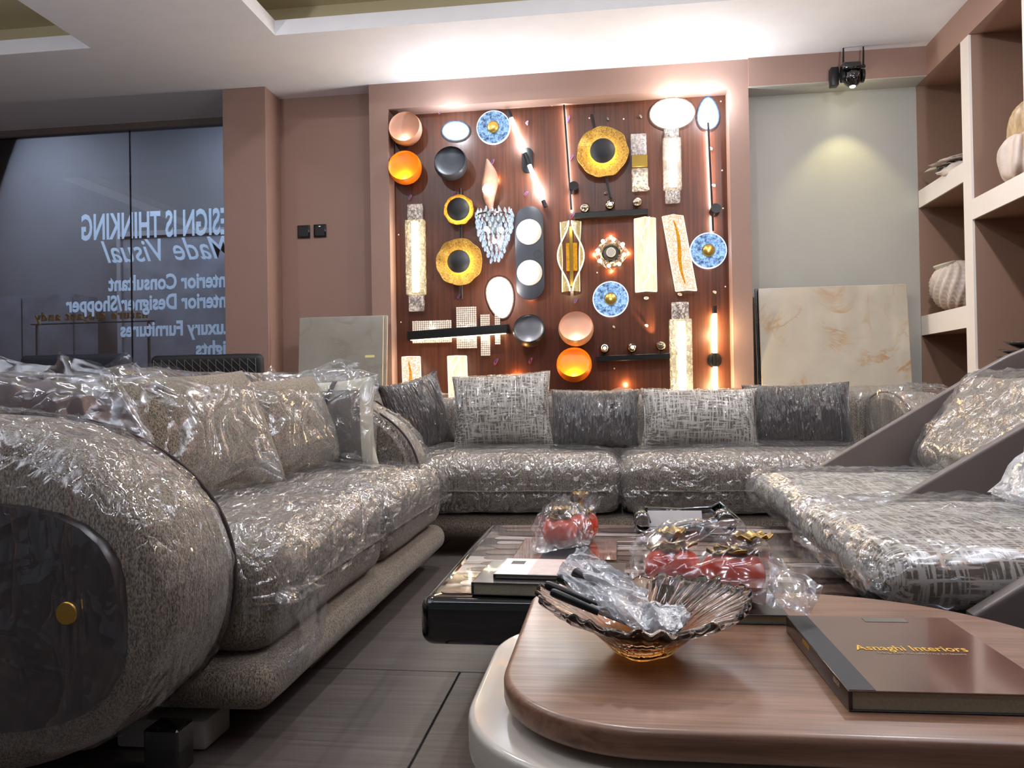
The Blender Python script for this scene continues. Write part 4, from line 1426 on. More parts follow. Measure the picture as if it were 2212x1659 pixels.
obj('metal_cup', face(lathe([(0.0, 0.02), (19 * U, 0.03), (20 * U, 0.062), (17 * U, 0.066), (16 * U, 0.03), (0, 0.03)], 36)), 'chrome', t)
light('crystal_backglow', 'POINT', (0.03, -0.012, 34 * U), 1.6, (1, .45, .12), t, 0.006)

# loops of lamp cable sticking out of the board
WL = [(952, 243, 'p', 'tangle of cable hanging from the top edge of the board, left', 1.5), (1190, 227, 'p', 'tangle of cable hanging from the top edge, near the middle', 1.3), (1452, 213, 'p', 'tangle of cable above the large pebble lamp', 1.0),
      (1139, 268, 'p', 'small cable loop right of the slanting tube top', 1.0), (1228, 259, 'r', 'red cable loop beside the top of the left rod lamp', 1.4), (1235, 342, 'r', 'red and blue cable loop halfway down the left rod lamp', 1.3), (1236, 468, 'r', 'red cable loop above the bowed blade lamp', 1.5),
      (1065, 351, 'r', 'red cable loop at the tip of the brown leaf lamp', 1.3), (1137, 420, 'r', 'red cable loop between slanting tube and oval plate', 1.1), (887, 428, 'r', 'red cable loop over the left crystal column', 1.2), (982, 421, 'r', 'red cable loop above the small gold dish', 1.2),
      (992, 641, 'r', 'red cable loop at the foot of the gold dish rod', 1.0), (1244, 651, 'r', 'red cable loop under the bowed blade lamp', 1.2), (1072, 782, 'r', 'red cable end under the prismatic pane lamp', 1.5), (1147, 779, 'r', 'red cable end under the dark slate bowl', 1.5),
      (1396, 645, 'w', 'white cable loop under the tall acrylic sheet lamp', 1.3), (1468, 637, 'w', 'white cable loop under the leaning acrylic sheet lamp', 1.2), (1543, 632, 'w', 'white cable loop under the right blue disc', 1.0), (1541, 402, 'w', 'white cable loop right of the right rod lamp, lower', 1.0), (1535, 323, 'w', 'white cable loop right of the right rod lamp, upper', .9),
      (1397, 407, 'w', 'white cable end at the foot of the banded crystal lamp', 1.6), (1313, 259, 'k', 'small black cable knot above the large gold dish', .9), (1384, 254, 'k', 'small dark cable knot above the banded crystal lamp', .9), (1309, 419, 'k', 'grey cable knot beside the tilted rod tip', 1.0), (1326, 707, 'w', 'tiny white cable loop under the middle blue disc', .7), (1396, 704, 'w', 'small white cable loop with two thin leads', .9)]
for i, (px, py, c, lab, s) in enumerate(WL):
    rr = random.Random(i)
    t = thing('cable_loop', lab, 'cable', at(px, py, 1, BY), 0, 'cable loops in the board')
    mats = {'r': ('red_wire', 'blue_wire'), 'p': ('pink_wire', 'blue_wire'), 'w': ('white', 'white'), 'k': ('black', 'foam')}[c]
    for k in range(2 if c != 'p' else 3):
        a0 = rr.uniform(0, 6.3) if c in 'pk' else R(-58) + rr.uniform(-.3, .3)
        if c == 'w':
            a0 = R(20) + rr.uniform(-.4, .4)
        L = 0.022 * s * (1.4 if c == 'r' else 1)
        wv = 0.009 * s
        pts = [(0.0, 0.002, 0.0)]
        for j in range(9):
            q = math.pi * 2 * j / 8
            u = L * (1 - math.cos(q)) / 2 - L * .5
            v = wv * math.sin(q) * .5
            pts.append((-(u * math.cos(a0) - v * math.sin(a0)), -0.010 - 0.006 * math.sin(q / 2) - k * .003, (u * -math.sin(a0) * -1 + v * math.cos(a0)) + k * 0.003))
        obj('cable', tube(pts, 0.0017 if c != 'w' else 0.0024, 6), mats[k % 2], t)
    obj('hole', face(lathe([(0.0, 0.0006), (0.004, 0.0004)], 10, cap=False)), 'joint', t)

# ================================================================== SOFAS
def arm_loft(cx, cz, a, b, y_in, y_out, bulge=0.05, n=72, pw=2.15, grow=0.0):
    """fat round-sided arm: the outline in the vertical plane, lofted through its thickness; y_in = seam side, y_out = bulging side"""
    sgn = -1 if y_out < y_in else 1
    T = abs(y_out - y_in)
    prof = [(0.0, 0.0), (0.0, 0.90), (0.03, 0.985), (0.10, 1.0), (T * .45, 1.0), (T * .72, .99), (T * .86, .975), (T * .95, .95), (T, .915), (T + bulge * .3, .86), (T + bulge * .6, .74), (T + bulge * .88, .42), (T + bulge, 0.0)]
    V, F = [], []
    for d, k in prof:
        for i in range(n):
            t = 2 * math.pi * i / n
            c, s = math.cos(t), math.sin(t)
            q = (abs(c) ** pw + abs(s) ** pw) ** (-1 / pw)
            V.append(Vector((cx + (a + grow) * c * q * k, y_in + sgn * d + (grow * sgn if k < 1 and d > T * .5 else 0), max(cz + (b + grow) * s * q * k, 0.035 if s < 0 else -9))))
    for j in range(len(prof) - 1):
        for i in range(n):
            l = (i + 1) % n
            f = (j * n + i, j * n + l, (j + 1) * n + l, (j + 1) * n + i)
            F.append(f)
    bm = bm_in((V, F))
    bmesh.ops.remove_doubles(bm, verts=bm.verts[:], dist=0.0005)
    bmesh.ops.recalc_face_normals(bm, faces=bm.faces)
    return bm_out(bm)

def arm_piping(cx, cz, a, b, y, r=0.0045, n=90, pw=2.15):
    pts = []
    for i in range(n):
        t = 2 * math.pi * i / n
        c, s = math.cos(t), math.sin(t)
        q = (abs(c) ** pw + abs(s) ** pw) ** (-1 / pw)
        pts.append((cx + a * c * q, y, max(cz + b * s * q, 0.04)))
    return tube(pts, r, 8, closed=True)

def densify(vf, cuts=2):
    bm = bm_in(vf)
    bmesh.ops.subdivide_edges(bm, edges=bm.edges[:], cuts=cuts, use_grid_fill=True)
    return bm_out(bm)

# ---- sofa on the left, running away from the camera
sl = thing('sofa', 'beige boucle sofa on the left, wrapped in clear film, round arm nearest', 'sofa', (-1.2, 2.25, 0))
def L(vf, root=sl):
    return mv(vf, -root.location.x, -root.location.y, -root.location.z)
AC = (-1.245, 0.362, 0.498, 0.333)
near = arm_loft(AC[0], AC[1], AC[2], AC[3], 1.50, 1.27, 0.045)
obj('arm', L(near), 'boucle', sl)
obj('piping', L(arm_piping(AC[0], AC[1], AC[2] - .004, AC[3] - .002, 1.492)), 'piping', sl)
FC = (-1.245, 0.372, 0.485, 0.345)
far = arm_loft(FC[0], FC[1], FC[2], FC[3], 3.05, 3.28, 0.045)
obj('arm', L(far), 'boucle', sl)
obj('piping', L(arm_piping(FC[0], FC[1], FC[2] - .002, FC[3], 3.062)), 'piping', sl)
seats = []
for (y0, y1) in ((1.515, 2.345), (2.355, 3.16)):
    vf = soft((-0.69 - 1.50) / 2, (y0 + y1) / 2, (0.185 + 0.415) / 2, 0.81, y1 - y0, 0.23, 0.075, 20, 0.028, 0.004, y0)
    seats.append(vf)
    obj('seat_cushion', L(vf), 'boucle', sl)
    hx = -0.69
    sp = [(hx - 0.02 + 0.004, y0 + 0.035 + (y1 - y0 - .07) * i / 16, 0.292) for i in range(17)]
    obj('seam_piping', L(tube([(hx - .10, y0 + .004, .292), (hx - .04, y0 + .012, .292)] + [(hx + 0.003, p[1], p[2]) for p in sp] + [(hx - .04, y1 - .012, .292)], 0.004, 6)), 'boucle_c', sl)
obj('base_roll', L(soft((-0.70 - 1.60) / 2, 2.34, 0.132, 0.93, 1.70, 0.105, 0.05, 18, 0, 0.002)), 'boucle', sl)
obj('backrest', L(soft(-1.60, 2.27, 0.43, 0.26, 1.60, 0.56, 0.10, 16, 0.0, 0.004)), 'boucle', sl)
for (x, y) in ((-0.86, 1.43), (-0.95, 3.0), (-1.6, 3.0), (-1.6, 1.45)):
    f_ = obj('foot', L(rspan(x - 0.035, x + 0.035, y - 0.03, y + 0.03, 0, 0.09, 0.004, 1)), 'gloss_black', sl)
# dark wooden side panel with a brass stud, let into the near arm
po = []
cx, cz = -1.16, 0.345
for i in range(40):
    t_ = 2 * math.pi * i / 40
    c, s = math.cos(t_), math.sin(t_)
    q = (abs(c) ** 3.0 + abs(s) ** 3.0) ** (-1 / 3.0)
    po.append((cx + 0.335 * c * q, cz + 0.20 * s * q))
pan = prism(po, 0, 0.03, 0.01, 2)
pan = ([Vector((v.x, 1.262 - v.z * 1.25, v.y)) for v in pan[0]], [q[::-1] for q in pan[1]])
pn = obj('side_panel', L(pan), 'walnut_dark', sl)
pn['label'] = 'dark wooden panel on the arm'
kb = at(120, 1335, 1, 1.19)
kn = obj('stud', L(mv(face(lathe([(0.0, 0.0), (0.0195, 0.0), (0.0195, 0.008), (0.018, 0.010), (0.0, 0.0105)], 32)), kb.x, 1.2240, kb.z)), 'brass', pn)
kn['label'] = 'round brass stud'
# film over the near arm, seats and base
wr = creased(densify(arm_loft(AC[0], AC[1], AC[2], AC[3], 1.495, 1.27, 0.062, grow=0.006), 3), 0.003, 0.008, (13, 13, 6), 7, 2.0, keep=lambda c: c.z > 0.13 and c.y < 1.49)
for v in wr[0]:   # it bridges the proud side panel
    q_ = ((abs(v.x + 1.16) / 0.335) ** 3 + (abs(v.z - 0.345) / 0.20) ** 3) ** (1 / 3)
    w_ = max(0.0, min(1.0, (1.45 - q_) / 0.38))
    w_ = w_ * w_ * (3 - 2 * w_)
    if v.y < 1.29:
        v.y += w_ * (min(v.y, 1.2165 - 0.004 * noise.noise(v * 14)) - v.y)
obj('plastic_wrap', L(wr), 'film_tight', sl)
wr = creased(densify(arm_loft(FC[0], FC[1], FC[2], FC[3], 3.055, 3.28, 0.05, grow=0.006), 3), 0.003, 0.012, (14, 14, 7), 7, 5.0, keep=lambda c: c.z > 0.42)
obj('plastic_wrap', L(wr), 'film_tight', sl)
def seat_film(y0, y1, seed, z0):
    vf = soft((-0.68 - 1.50) / 2, (y0 + y1) / 2, 0.312, 0.845, y1 - y0 + 0.01, 0.235, 0.078, 64, 0.032, 0.0, 0)
    return creased(vf, 0.002, 0.013, (2.6, 9.0, 6), 8, seed, keep=lambda c: c.z > z0 + 0.05 * noise.noise(Vector((c.y * 7, c.x * 3, seed))), fine=0.45)
obj('plastic_wrap', L(seat_film(1.52, 2.36, 3.0, 0.285)), 'film_seat', sl)
obj('plastic_wrap', L(seat_film(2.34, 3.17, 7.0, 0.285)), 'film_seat', sl)
# the loose hanging corner of film at the near front of the seat
fr = creased(densify(rspan(-0.70, -0.655, 1.53, 1.72, 0.165, 0.31, 0.02, 2), 4), 0.002, 0.010, (12, 12, 12), 5, 4.0, keep=lambda c: c.x > -0.69 or c.y < 1.56)
obj('plastic_wrap', L(fr), 'film', sl)
blk = thing('foam_block', 'white foam block lying under the near end of the left sofa', 'block', (-0.925, 1.56, 0))
obj('block', rbox(0, 0, 0.0, 0.01, 0.01, 0.01, 0.001, 1) if False else rspan(-0.10, 0.095, -0.05, 0.06, 0.001, 0.062, 0.008, 2), 'foam', blk)

# ---- sofa along the display wall
sb = thing('sofa', 'long beige boucle sofa below the lamp board, wrapped in clear film', 'sofa', (0.05, 3.9, 0))
LB = lambda vf: L(vf, sb)
for (x0, x1) in ((-1.22, 0.028), (0.036, 1.27)):
    obj('seat_cushion', LB(soft((x0 + x1) / 2, 3.80, 0.305, x1 - x0, 0.86, 0.235, 0.075, 20, 0.018, 0.004, x0)), 'boucle', sb)
    obj('seam_piping', LB(tube([(x0 + 0.03 + (x1 - x0 - .06) * i / 20, 3.367, 0.289 + 0.001 * math.sin(i)) for i in range(21)], 0.0045, 6)), 'boucle_c', sb)
obj('base_roll', LB(soft(0.03, 3.82, 0.130, 2.52, 0.86, 0.10, 0.048, 16, 0, 0.002)), 'boucle', sb)
obj('backrest', LB(soft(0.05, 4.28, 0.405, 2.86, 0.24, 0.575, 0.07, 16, 0.0, 0.004)), 'boucle', sb)
def swap(vf):
    return [Vector((v[1], v[0], v[2])) for v in vf[0]], [q[::-1] for q in vf[1]]
for (xi, xo) in ((-1.23, -1.44), (1.28, 1.52)):
    a_ = swap(arm_loft(3.94, 0.36, 0.46, 0.33, xi, xo, 0.04))
    obj('arm', LB(a_), 'boucle', sb)
    obj('piping', LB(swap(arm_piping(3.94, 0.36, 0.456, 0.328, xi + (0.01 if xo > xi else -0.01)))), 'piping', sb)
wr = creased(densify(swap(arm_loft(3.94, 0.37, 0.46, 0.335, 1.275, 1.53, 0.05, grow=0.008)), 3), 0.004, 0.016, (9, 14, 9), 6, 8.0, keep=lambda c: c.z > 0.3)
obj('plastic_wrap', LB(wr), 'film_tight', sb)
def back_film(x0, x1, seed):
    vf = soft((x0 + x1) / 2, 3.80, 0.312, x1 - x0 + 0.02, 0.885, 0.25, 0.08, 64, 0.024, 0.0, 0)
    return creased(vf, 0.002, 0.010, (8.0, 2.6, 6), 8, seed, keep=lambda c: c.z > 0.20 and (c.y < 3.45 or c.z > 0.3), fine=0.5)
obj('plastic_wrap', LB(back_film(-1.22, 0.03, 1.5)), 'film_seat', sb)
obj('plastic_wrap', LB(back_film(0.03, 1.28, 6.5)), 'film_seat', sb)
wr = creased(soft(0.05, 4.28, 0.42, 2.88, 0.26, 0.575, 0.075, 60, 0.0, 0.0), 0.003, 0.010, (5, 8, 8), 6, 12.0, keep=lambda c: c.z > 0.5)
obj('plastic_wrap', LB(wr), 'film_tight', sb)
for x in (-1.1, 0.05, 1.2):
    for y in (3.55, 4.2):
        obj('foot', LB(rspan(x - .03, x + .03, y - .03, y + .03, 0, 0.085, 0.004, 1)), 'gloss_black', sb)

# ---- loose cushions on the back sofa
def cushion(label, cx, cy, z0, w, h, t_, mat, tilt, yaw=0.0, roll=0.0, film='film_pillow', seed=1.0, group=None, rim=None, ears=0.0, streak=0.016):
    c = thing('throw_cushion', label, 'cushion', (cx, cy, z0), 0, group)
    m = Matrix.Translation((0, 0, h / 2 * math.cos(tilt) + t_ * 0.10)) @ Matrix.Rotation(yaw, 4, 'Z') @ Matrix.Rotation(R(90) - tilt, 4, 'X') @ Matrix.Rotation(roll, 4, 'Z')
    o = obj('cover', pillow(w, h, t_, 26, seed=seed, ears=ears), mat, c)
    o.matrix_local = m
    e = obj('seam', pillow_rim(w, h, r=0.003), rim or mat, c)
    e.matrix_local = m
    if film:
        f = obj('plastic_wrap', pillow(w, h, t_, 80, off=0.003, streak=streak, seed=seed * 3, pinch=0.05), film, c, sharp=None)
        f.matrix_local = m
    return c
CU = 'cushions on the back sofa'
cushion('large woven cushion on the back sofa, tallest of its row', -0.545, 3.90, 0.428, 0.495, 0.372, 0.17, 'hatch', R(12), 0.03, R(2.2), group=CU, seed=2)
cushion('grey velvet cushion between the two woven cushions on the back sofa', -0.085, 3.93, 0.418, 0.44, 0.295, 0.15, 'charcoal', R(14), 0, R(-1), 'film_dark', 3, CU)
cushion('wide woven cushion on the back sofa, right of the grey velvet one', 0.415, 3.88, 0.415, 0.55, 0.295, 0.18, 'hatch', R(16), 0.0, R(-1), seed=4, group=CU)
cushion('dark grey velvet cushion at the right end of the back sofa', 0.885, 3.93, 0.415, 0.50, 0.31, 0.16, 'charcoal', R(12), -0.02, R(1), 'film_dark', 5, CU)
cushion('dark plum cushion standing on its corner beside the round sofa arm', -0.955, 3.80, 0.42, 0.36, 0.36, 0.16, 'darkplum', R(8), R(52), R(12), 'film_dark', 6, CU, ears=0.10)

# ---- cushions on the left sofa, each under a loose bag
def loose(root, pts, mat='film', cuts=6, jit=0.006, seed=0.0, f=12.0, cut=None):
    vf = hull_bag([Vector(p) - root.location for p in pts], cuts, jit, seed, f, cut)
    return obj('plastic_bag', vf, mat, root, sharp=50)
def corners(cx, cy, z0, w, h, tilt, yaw, t_, k=1.06):
    m = Matrix.Translation((cx, cy, z0 + h / 2 * math.cos(tilt))) @ Matrix.Rotation(yaw, 4, 'Z') @ Matrix.Rotation(R(90) - tilt, 4, 'X')
    o = []
    for a, b in ((-1, -1), (1, -1), (1, 1), (-1, 1)):
        o.append(m @ Vector((a * w / 2 * k, b * h / 2 * k, 0)))
        o.append(m @ Vector((a * w / 2 * .55, b * h / 2 * .55, t_ / 2 * 1.08)))
        o.append(m @ Vector((a * w / 2 * .55, b * h / 2 * .55, -t_ / 2 * 1.08)))
    return o
CL = 'cushions on the left sofa'
c2 = cushion('beige boucle cushion on the left sofa, under a loose peaked bag', -1.125, 2.07, 0.425, 0.56, 0.37, 0.17, 'boucle_c', R(22), R(80), R(3), None, 11, CL)
loose(c2, corners(-1.125, 2.07, 0.43, 0.56, 0.37, R(22), R(80), 0.19, 1.14) + [at(268, 782, 1, 1.85), at(345, 800, 1, 2.1), at(410, 806, 1, 2.25), at(598, 975, 1, 2.30), at(585, 1035, 1, 2.32)], seed=1.3)
c3 = cushion('beige boucle cushion on the left sofa, farther one beside the striped pillow', -1.14, 2.66, 0.425, 0.58, 0.36, 0.17, 'boucle_c', R(20), R(80), R(3), None, 12, CL)
loose(c3, corners(-1.14, 2.66, 0.43, 0.58, 0.36, R(20), R(80), 0.19, 1.12) + [at(440, 793, 1, 2.45), at(585, 800, 1, 2.8), at(700, 985, 1, 2.93)], seed=4.3)
c1 = cushion('mauve velvet cushion at the near end of the left sofa, under film', -1.385, 1.70, 0.43, 0.60, 0.345, 0.15, 'plum', R(14), R(34), R(-5), None, 13, CL)
loose(c1, corners(-1.385, 1.70, 0.43, 0.60, 0.345, R(14), R(34), 0.17, 1.13) + [at(0, 798, 1, 1.6), at(120, 800, 1, 1.75), at(215, 806, 1, 1.78), at(335, 955, 1, 1.82), at(250, 850, 1, 1.82)], seed=2.2, cuts=7)
c4 = thing('throw_cushion', 'ivory cushion with grey centre panel and black diagonal stripe', 'cushion', (-1.12, 2.93, 0.425), 0, CL)
m4 = Matrix.Translation((0, 0, 0.175)) @ Matrix.Rotation(R(6), 4, 'Z') @ Matrix.Rotation(R(90 - 10), 4, 'X') @ Matrix.Rotation(R(3), 4, 'Z')
o = obj('cover', pillow(0.44, 0.36, 0.13, 26, seed=8, ears=0.05), 'ivory', c4)
o.matrix_local = m4
def on_pillow(w, h, t_, pts, lift):
    q = []
    for (x, y) in pts:
        u, v = x / (w / 2), y / (h / 2)
        q.append(Vector((x, y, t_ / 2 * max(0.0, (1 - u * u) * (1 - v * v)) ** 0.42 + lift)))
    return q
V, F = [], []
nn = 16
for i in range(nn + 1):
    for j in range(nn + 1):
        V += on_pillow(0.44, 0.36, 0.13, [(-0.17 + 0.335 * i / nn, -0.165 + 0.29 * j / nn)], 0.0035)
for i in range(nn):
    for j in range(nn):
        a = i * (nn + 1) + j
        F.append((a, a + nn + 1, a + nn + 2, a + 1))
o = obj('centre_panel', (V, F), 'greycloth', c4)
o.matrix_local = m4
V, F = [], []
for i in range(17):
    s = i / 16
    x, y = -0.06 + 0.13 * s, -0.165 + 0.33 * s
    V += on_pillow(0.44, 0.36, 0.13, [(x - 0.010, y), (x + 0.010, y)], 0.007)
for i in range(16):
    F.append((2 * i, 2 * i + 1, 2 * i + 3, 2 * i + 2))
o = obj('stripe', (V, F), 'black', c4)
o.matrix_local = m4
loose(c4, corners(-1.12, 2.93, 0.43, 0.44, 0.37, R(8), R(6), 0.15, 1.06) + [at(730, 786, 1, 2.95), at(772, 796, 1, 2.95), at(610, 815, 1, 2.98), at(775, 985, 1, 2.9), at(800, 1010, 1, 2.85)], seed=6.1, jit=0.007)
# peaks of spare film standing up between the cushions
def film_sheet(name, label, pts_px, y0, y1, base_px, seed, root=None):
    t = thing(name, label, 'film', (0, 0, 0)) if root is None else root
    V, F = [], []
    n = len(pts_px)
    rows = 8
    for j in range(rows + 1):
        s = j / rows
        for i in range(n):
            a = at(pts_px[i][0], pts_px[i][1], 1, y0)
            b = at(base_px[i][0], base_px[i][1], 1, y1)
            p = a.lerp(b, s)
            p += noise.noise_vector(p * 9 + Vector((seed, 0, 0))) * 0.018 * (0.3 + s)
            V.append(p)
    for j in range(rows):
        for i in range(n - 1):
            a = j * n + i
            F.append((a, a + 1, a + n + 1, a + n))
    bm = bm_in((V, F))
    bmesh.ops.subdivide_edges(bm, edges=bm.edges[:], cuts=2, use_grid_fill=True)
    bm.normal_update()
    for v in bm.verts:
        v.co += v.normal * 0.008 * (1 - abs(noise.noise(v.co * 22 + Vector((seed, 0, 0))))) ** 4
    vf = bm_out(bm)
    return obj('spare_film', mv(vf, -t.location.x, -t.location.y, -t.location.z), 'film', t, sharp=60)
film_sheet('', '', [(-30, 760), (60, 786), (112, 788), (123, 758), (150, 772), (215, 783), (250, 810), (330, 930)], 1.80, 1.72, [(-30, 900), (60, 900), (110, 905), (150, 905), (190, 910), (235, 915), (270, 930), (340, 960)], 3.1, c1)
film_sheet('', '', [(225, 790), (270, 757), (300, 786), (345, 784), (390, 795), (450, 850), (520, 900), (600, 985)], 2.15, 2.12, [(230, 850), (270, 850), (310, 860), (350, 880), (400, 900), (450, 940), (510, 990), (596, 1040)], 5.1, c2)
film_sheet('', '', [(560, 812), (586, 788), (600, 805), (640, 812), (690, 790), (730, 775), (776, 784), (783, 850)], 3.02, 2.95, [(560, 850), (590, 850), (620, 850), (650, 850), (690, 850), (730, 860), (770, 880), (780, 950)], 7.7, c4)

# ---- chairs behind the left sofa
def back_chair(x, y, w, h, mat, label, quilt=False, rz=0.0):
    t = thing('dining_chair', label, 'chair', (x, y, 0), rz, 'chairs behind the left sofa')
    obj('backrest', xf(soft(0, 0.0, 0, w, 0.07, 0.46, 0.034, 16, 0, 0.003), Matrix.Translation((0, 0.02, h - 0.23)) @ Matrix.Rotation(R(6), 4, 'X')), mat, t)
    obj('seat', soft(0, 0.24, 0.45, w * .95, 0.40, 0.10, 0.04, 10), mat, t)
    pts = [(-w / 2 + 0.01 + (w - .02) * i / 12, -0.005, h - 0.012 - (0.012 if i in (0, 12) else 0)) for i in range(13)]
    obj('piping', tube(pts, 0.006, 6), 'black', t)
    for sx in (-1, 1):
        for yy in (0.08, 0.40):
            obj('leg', tube([(sx * (w / 2 - .05), yy, 0.41), (sx * (w / 2 - .03), yy + (0.02 if yy > .3 else -0.03), 0)], [0.016, 0.010], 8), 'black', t)
    if quilt:
        nq = 13
        rows = []
        for i in range(nq + 1):
            xx = -w / 2 + 0.03 + (w - .06) * i / nq
            rows.append(tube([(xx, -0.037, h - 0.03), (xx, -0.030, h - 0.25)], 0.0018, 5))
            if i < nq:
                for k in range(5):
                    z = h - 0.03 - 0.045 * k
                    xn = xx + (w - .06) / nq
                    rows.append(tube([(xx, -0.037, z), (xn, -0.037, z - 0.045)], 0.0014, 5))
        tag(obj('quilting', join(*rows), 'greycloth', t), kind='stuff')
    return t
back_chair(-3.24, 4.42, 0.70, 0.992, 'navy', 'dark navy padded chair whose back shows behind the left sofa')
back_chair(-2.385, 4.42, 0.70, 0.972, 'blackmatte', 'black chair with quilted back behind the left sofa, near the column', True)

# ================================================================== LOUNGE CHAIRS ON THE RIGHT
def lounge(y0, y1, x0, label, seed, peaks_seat, peaks_back, dz=0.0, back=True, spill=None):
    t = thing('lounge_chair', label, 'chair', (x0 + 0.4, (y0 + y1) / 2, 0), 0, 'wrapped lounge chairs')
    Lc = lambda vf: mv(vf, -t.location.x, -t.location.y, 0)
    # wing arms: thick panels whose top edge climbs to the back
    ol = [(x0 + 0.13, 0.12), (x0 + 0.12, 0.345), (x0 + 0.26, 0.437), (x0 + 0.55, 0.612), (x0 + 0.80, 0.765), (x0 + 0.90, 0.82), (x0 + 1.00, 0.86), (x0 + 1.06, 0.80), (x0 + 0.99, 0.45), (x0 + 0.86, 0.12), (x0 + .80, 0.09), (x0 + 0.24, 0.09)]
    for yy in (y0, y1 - 0.035):
        p = prism(ol, 0, 0.035, 0.008, 3)
        p = ([Vector((v.x, yy + v.z, v.y)) for v in p[0]], [q[::-1] for q in p[1]])
        obj('wing_arm', Lc(p), 'leather', t)
    obj('back_shell', Lc(xf(rbox(0, 0, 0, 0.035, y1 - y0 - 0.06, 0.70, 0.012, 3), Matrix.Translation((x0 + 0.95, (y0 + y1) / 2, 0.44)) @ Matrix.Rotation(R(17), 4, 'Y'))), 'leather', t)
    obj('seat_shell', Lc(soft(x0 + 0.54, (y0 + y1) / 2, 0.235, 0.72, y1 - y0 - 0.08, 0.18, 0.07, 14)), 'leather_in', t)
    obj('front_bowl', Lc(soft(x0 + 0.25, (y0 + y1) / 2, 0.235, 0.24, y1 - y0 - 0.12, 0.19, 0.09, 14)), 'darkbase', t)
    for sy in (y0 + 0.12, y1 - 0.12):
        for sx in (x0 + 0.30, x0 + 0.76):
            obj('leg', Lc(tube([(sx, sy, 0.15), (sx + 0.02, sy, 0)], [0.018, 0.012], 8)), 'black', t)
    yc = (y0 + y1) / 2
    sc2 = obj('seat_cushion', Lc(soft(x0 + 0.37, yc, 0.358 + dz, 0.74, y1 - y0 - 0.10, 0.105, 0.052, 26, 0.012, 0.004, seed)), 'hatch', t)
    bag = [(x0 - 0.02, y0 + 0.10, 0.40), (x0 - 0.02, y1 - 0.10, 0.40), (x0 + 0.03, y0 + 0.06, 0.44), (x0 + 0.03, y1 - 0.06, 0.44), (x0 + 0.66, y0 + 0.05, 0.455), (x0 + 0.66, y1 - 0.05, 0.455),
           (x0 + 0.36, yc, 0.482), (x0 + 0.05, y0 + 0.05, 0.335), (x0 + 0.05, y1 - 0.05, 0.335), (x0 + 0.66, y0 + 0.05, 0.33), (x0 + 0.66, y1 - 0.05, 0.33), (x0 + 0.2, yc, 0.474)]
    vf = creased(soft(x0 + 0.37, yc, 0.361 + dz, 0.77, y1 - y0 - 0.08, 0.117, 0.058, 56, 0.018, 0.0, 0), 0.002, 0.011, (9, 6, 9), 6, seed, fine=0.5)
    obj('plastic_bag', Lc(vf), 'film_chair', t, sharp=50)
    vf = hull_bag([Vector(p) for p in peaks_seat], 6, 0.006, seed, 18.0)
    obj('hanging_film', Lc(vf), 'film', t, sharp=50)
    if spill:
        obj('hanging_film', Lc(hull_bag([Vector(p) for p in spill], 6, 0.008, seed + 2, 16.0)), 'film_cloudy', t, sharp=50)
    if back:
        m = Matrix.Translation((x0 + 0.69, yc, 0.575)) @ Matrix.Rotation(R(36), 4, 'Y')
        obj('back_cushion', Lc(xf(soft(0, 0, 0, 0.14, y1 - y0 - 0.15, 0.37, 0.069, 22, 0, 0.006, seed), m)), 'boucle_c', t)
        vf = creased(xf(soft(0, 0, 0, 0.155, y1 - y0 - 0.12, 0.40, 0.076, 56, 0, 0.0), m), 0.004, 0.012, (7, 7, 7), 6, seed + 3, fine=0.5)
        obj('plastic_bag', Lc(vf), 'film_chair', t, sharp=50)
    return t
lounge(2.16, 3.02, 0.50, 'taupe lounge chair under film, farther one beside the back sofa', 1.0,
       [(0.49, 2.3, 0.42), (0.49, 2.6, 0.42), (0.52, 2.2, 0.34), (0.55, 2.18, 0.40), (0.72, 2.19, 0.35), (0.66, 2.17, 0.30), at(1745, 1195, 1, 2.14), at(1690, 1120, 1, 2.3), (0.52, 2.5, 0.33), (0.62, 2.25, 0.34)], None)
lounge(1.36, 2.12, 0.455, 'taupe lounge chair under film, nearest the wooden table', 4.0,
       [(0.45, 1.55, 0.43), (0.46, 1.8, 0.42), at(1775, 1120, 1, 1.95), at(1862, 1280, 1, 1.42), at(1880, 1292, 1, 1.42), (0.50, 1.44, 0.36), (0.56, 1.42, 0.34), (0.6, 1.45, 0.40), at(2080, 1338, 1, 1.40), at(2100, 1240, 1, 1.40)], None, 0.022, spill=[(0.83, 1.50, 0.47), (0.82, 1.80, 0.49), (0.84, 1.95, 0.46), (0.86, 1.75, 0.60), (0.90, 1.60, 0.66), (1.05, 1.55, 0.72), (1.05, 1.92, 0.72), (1.0, 1.7, 0.46)])

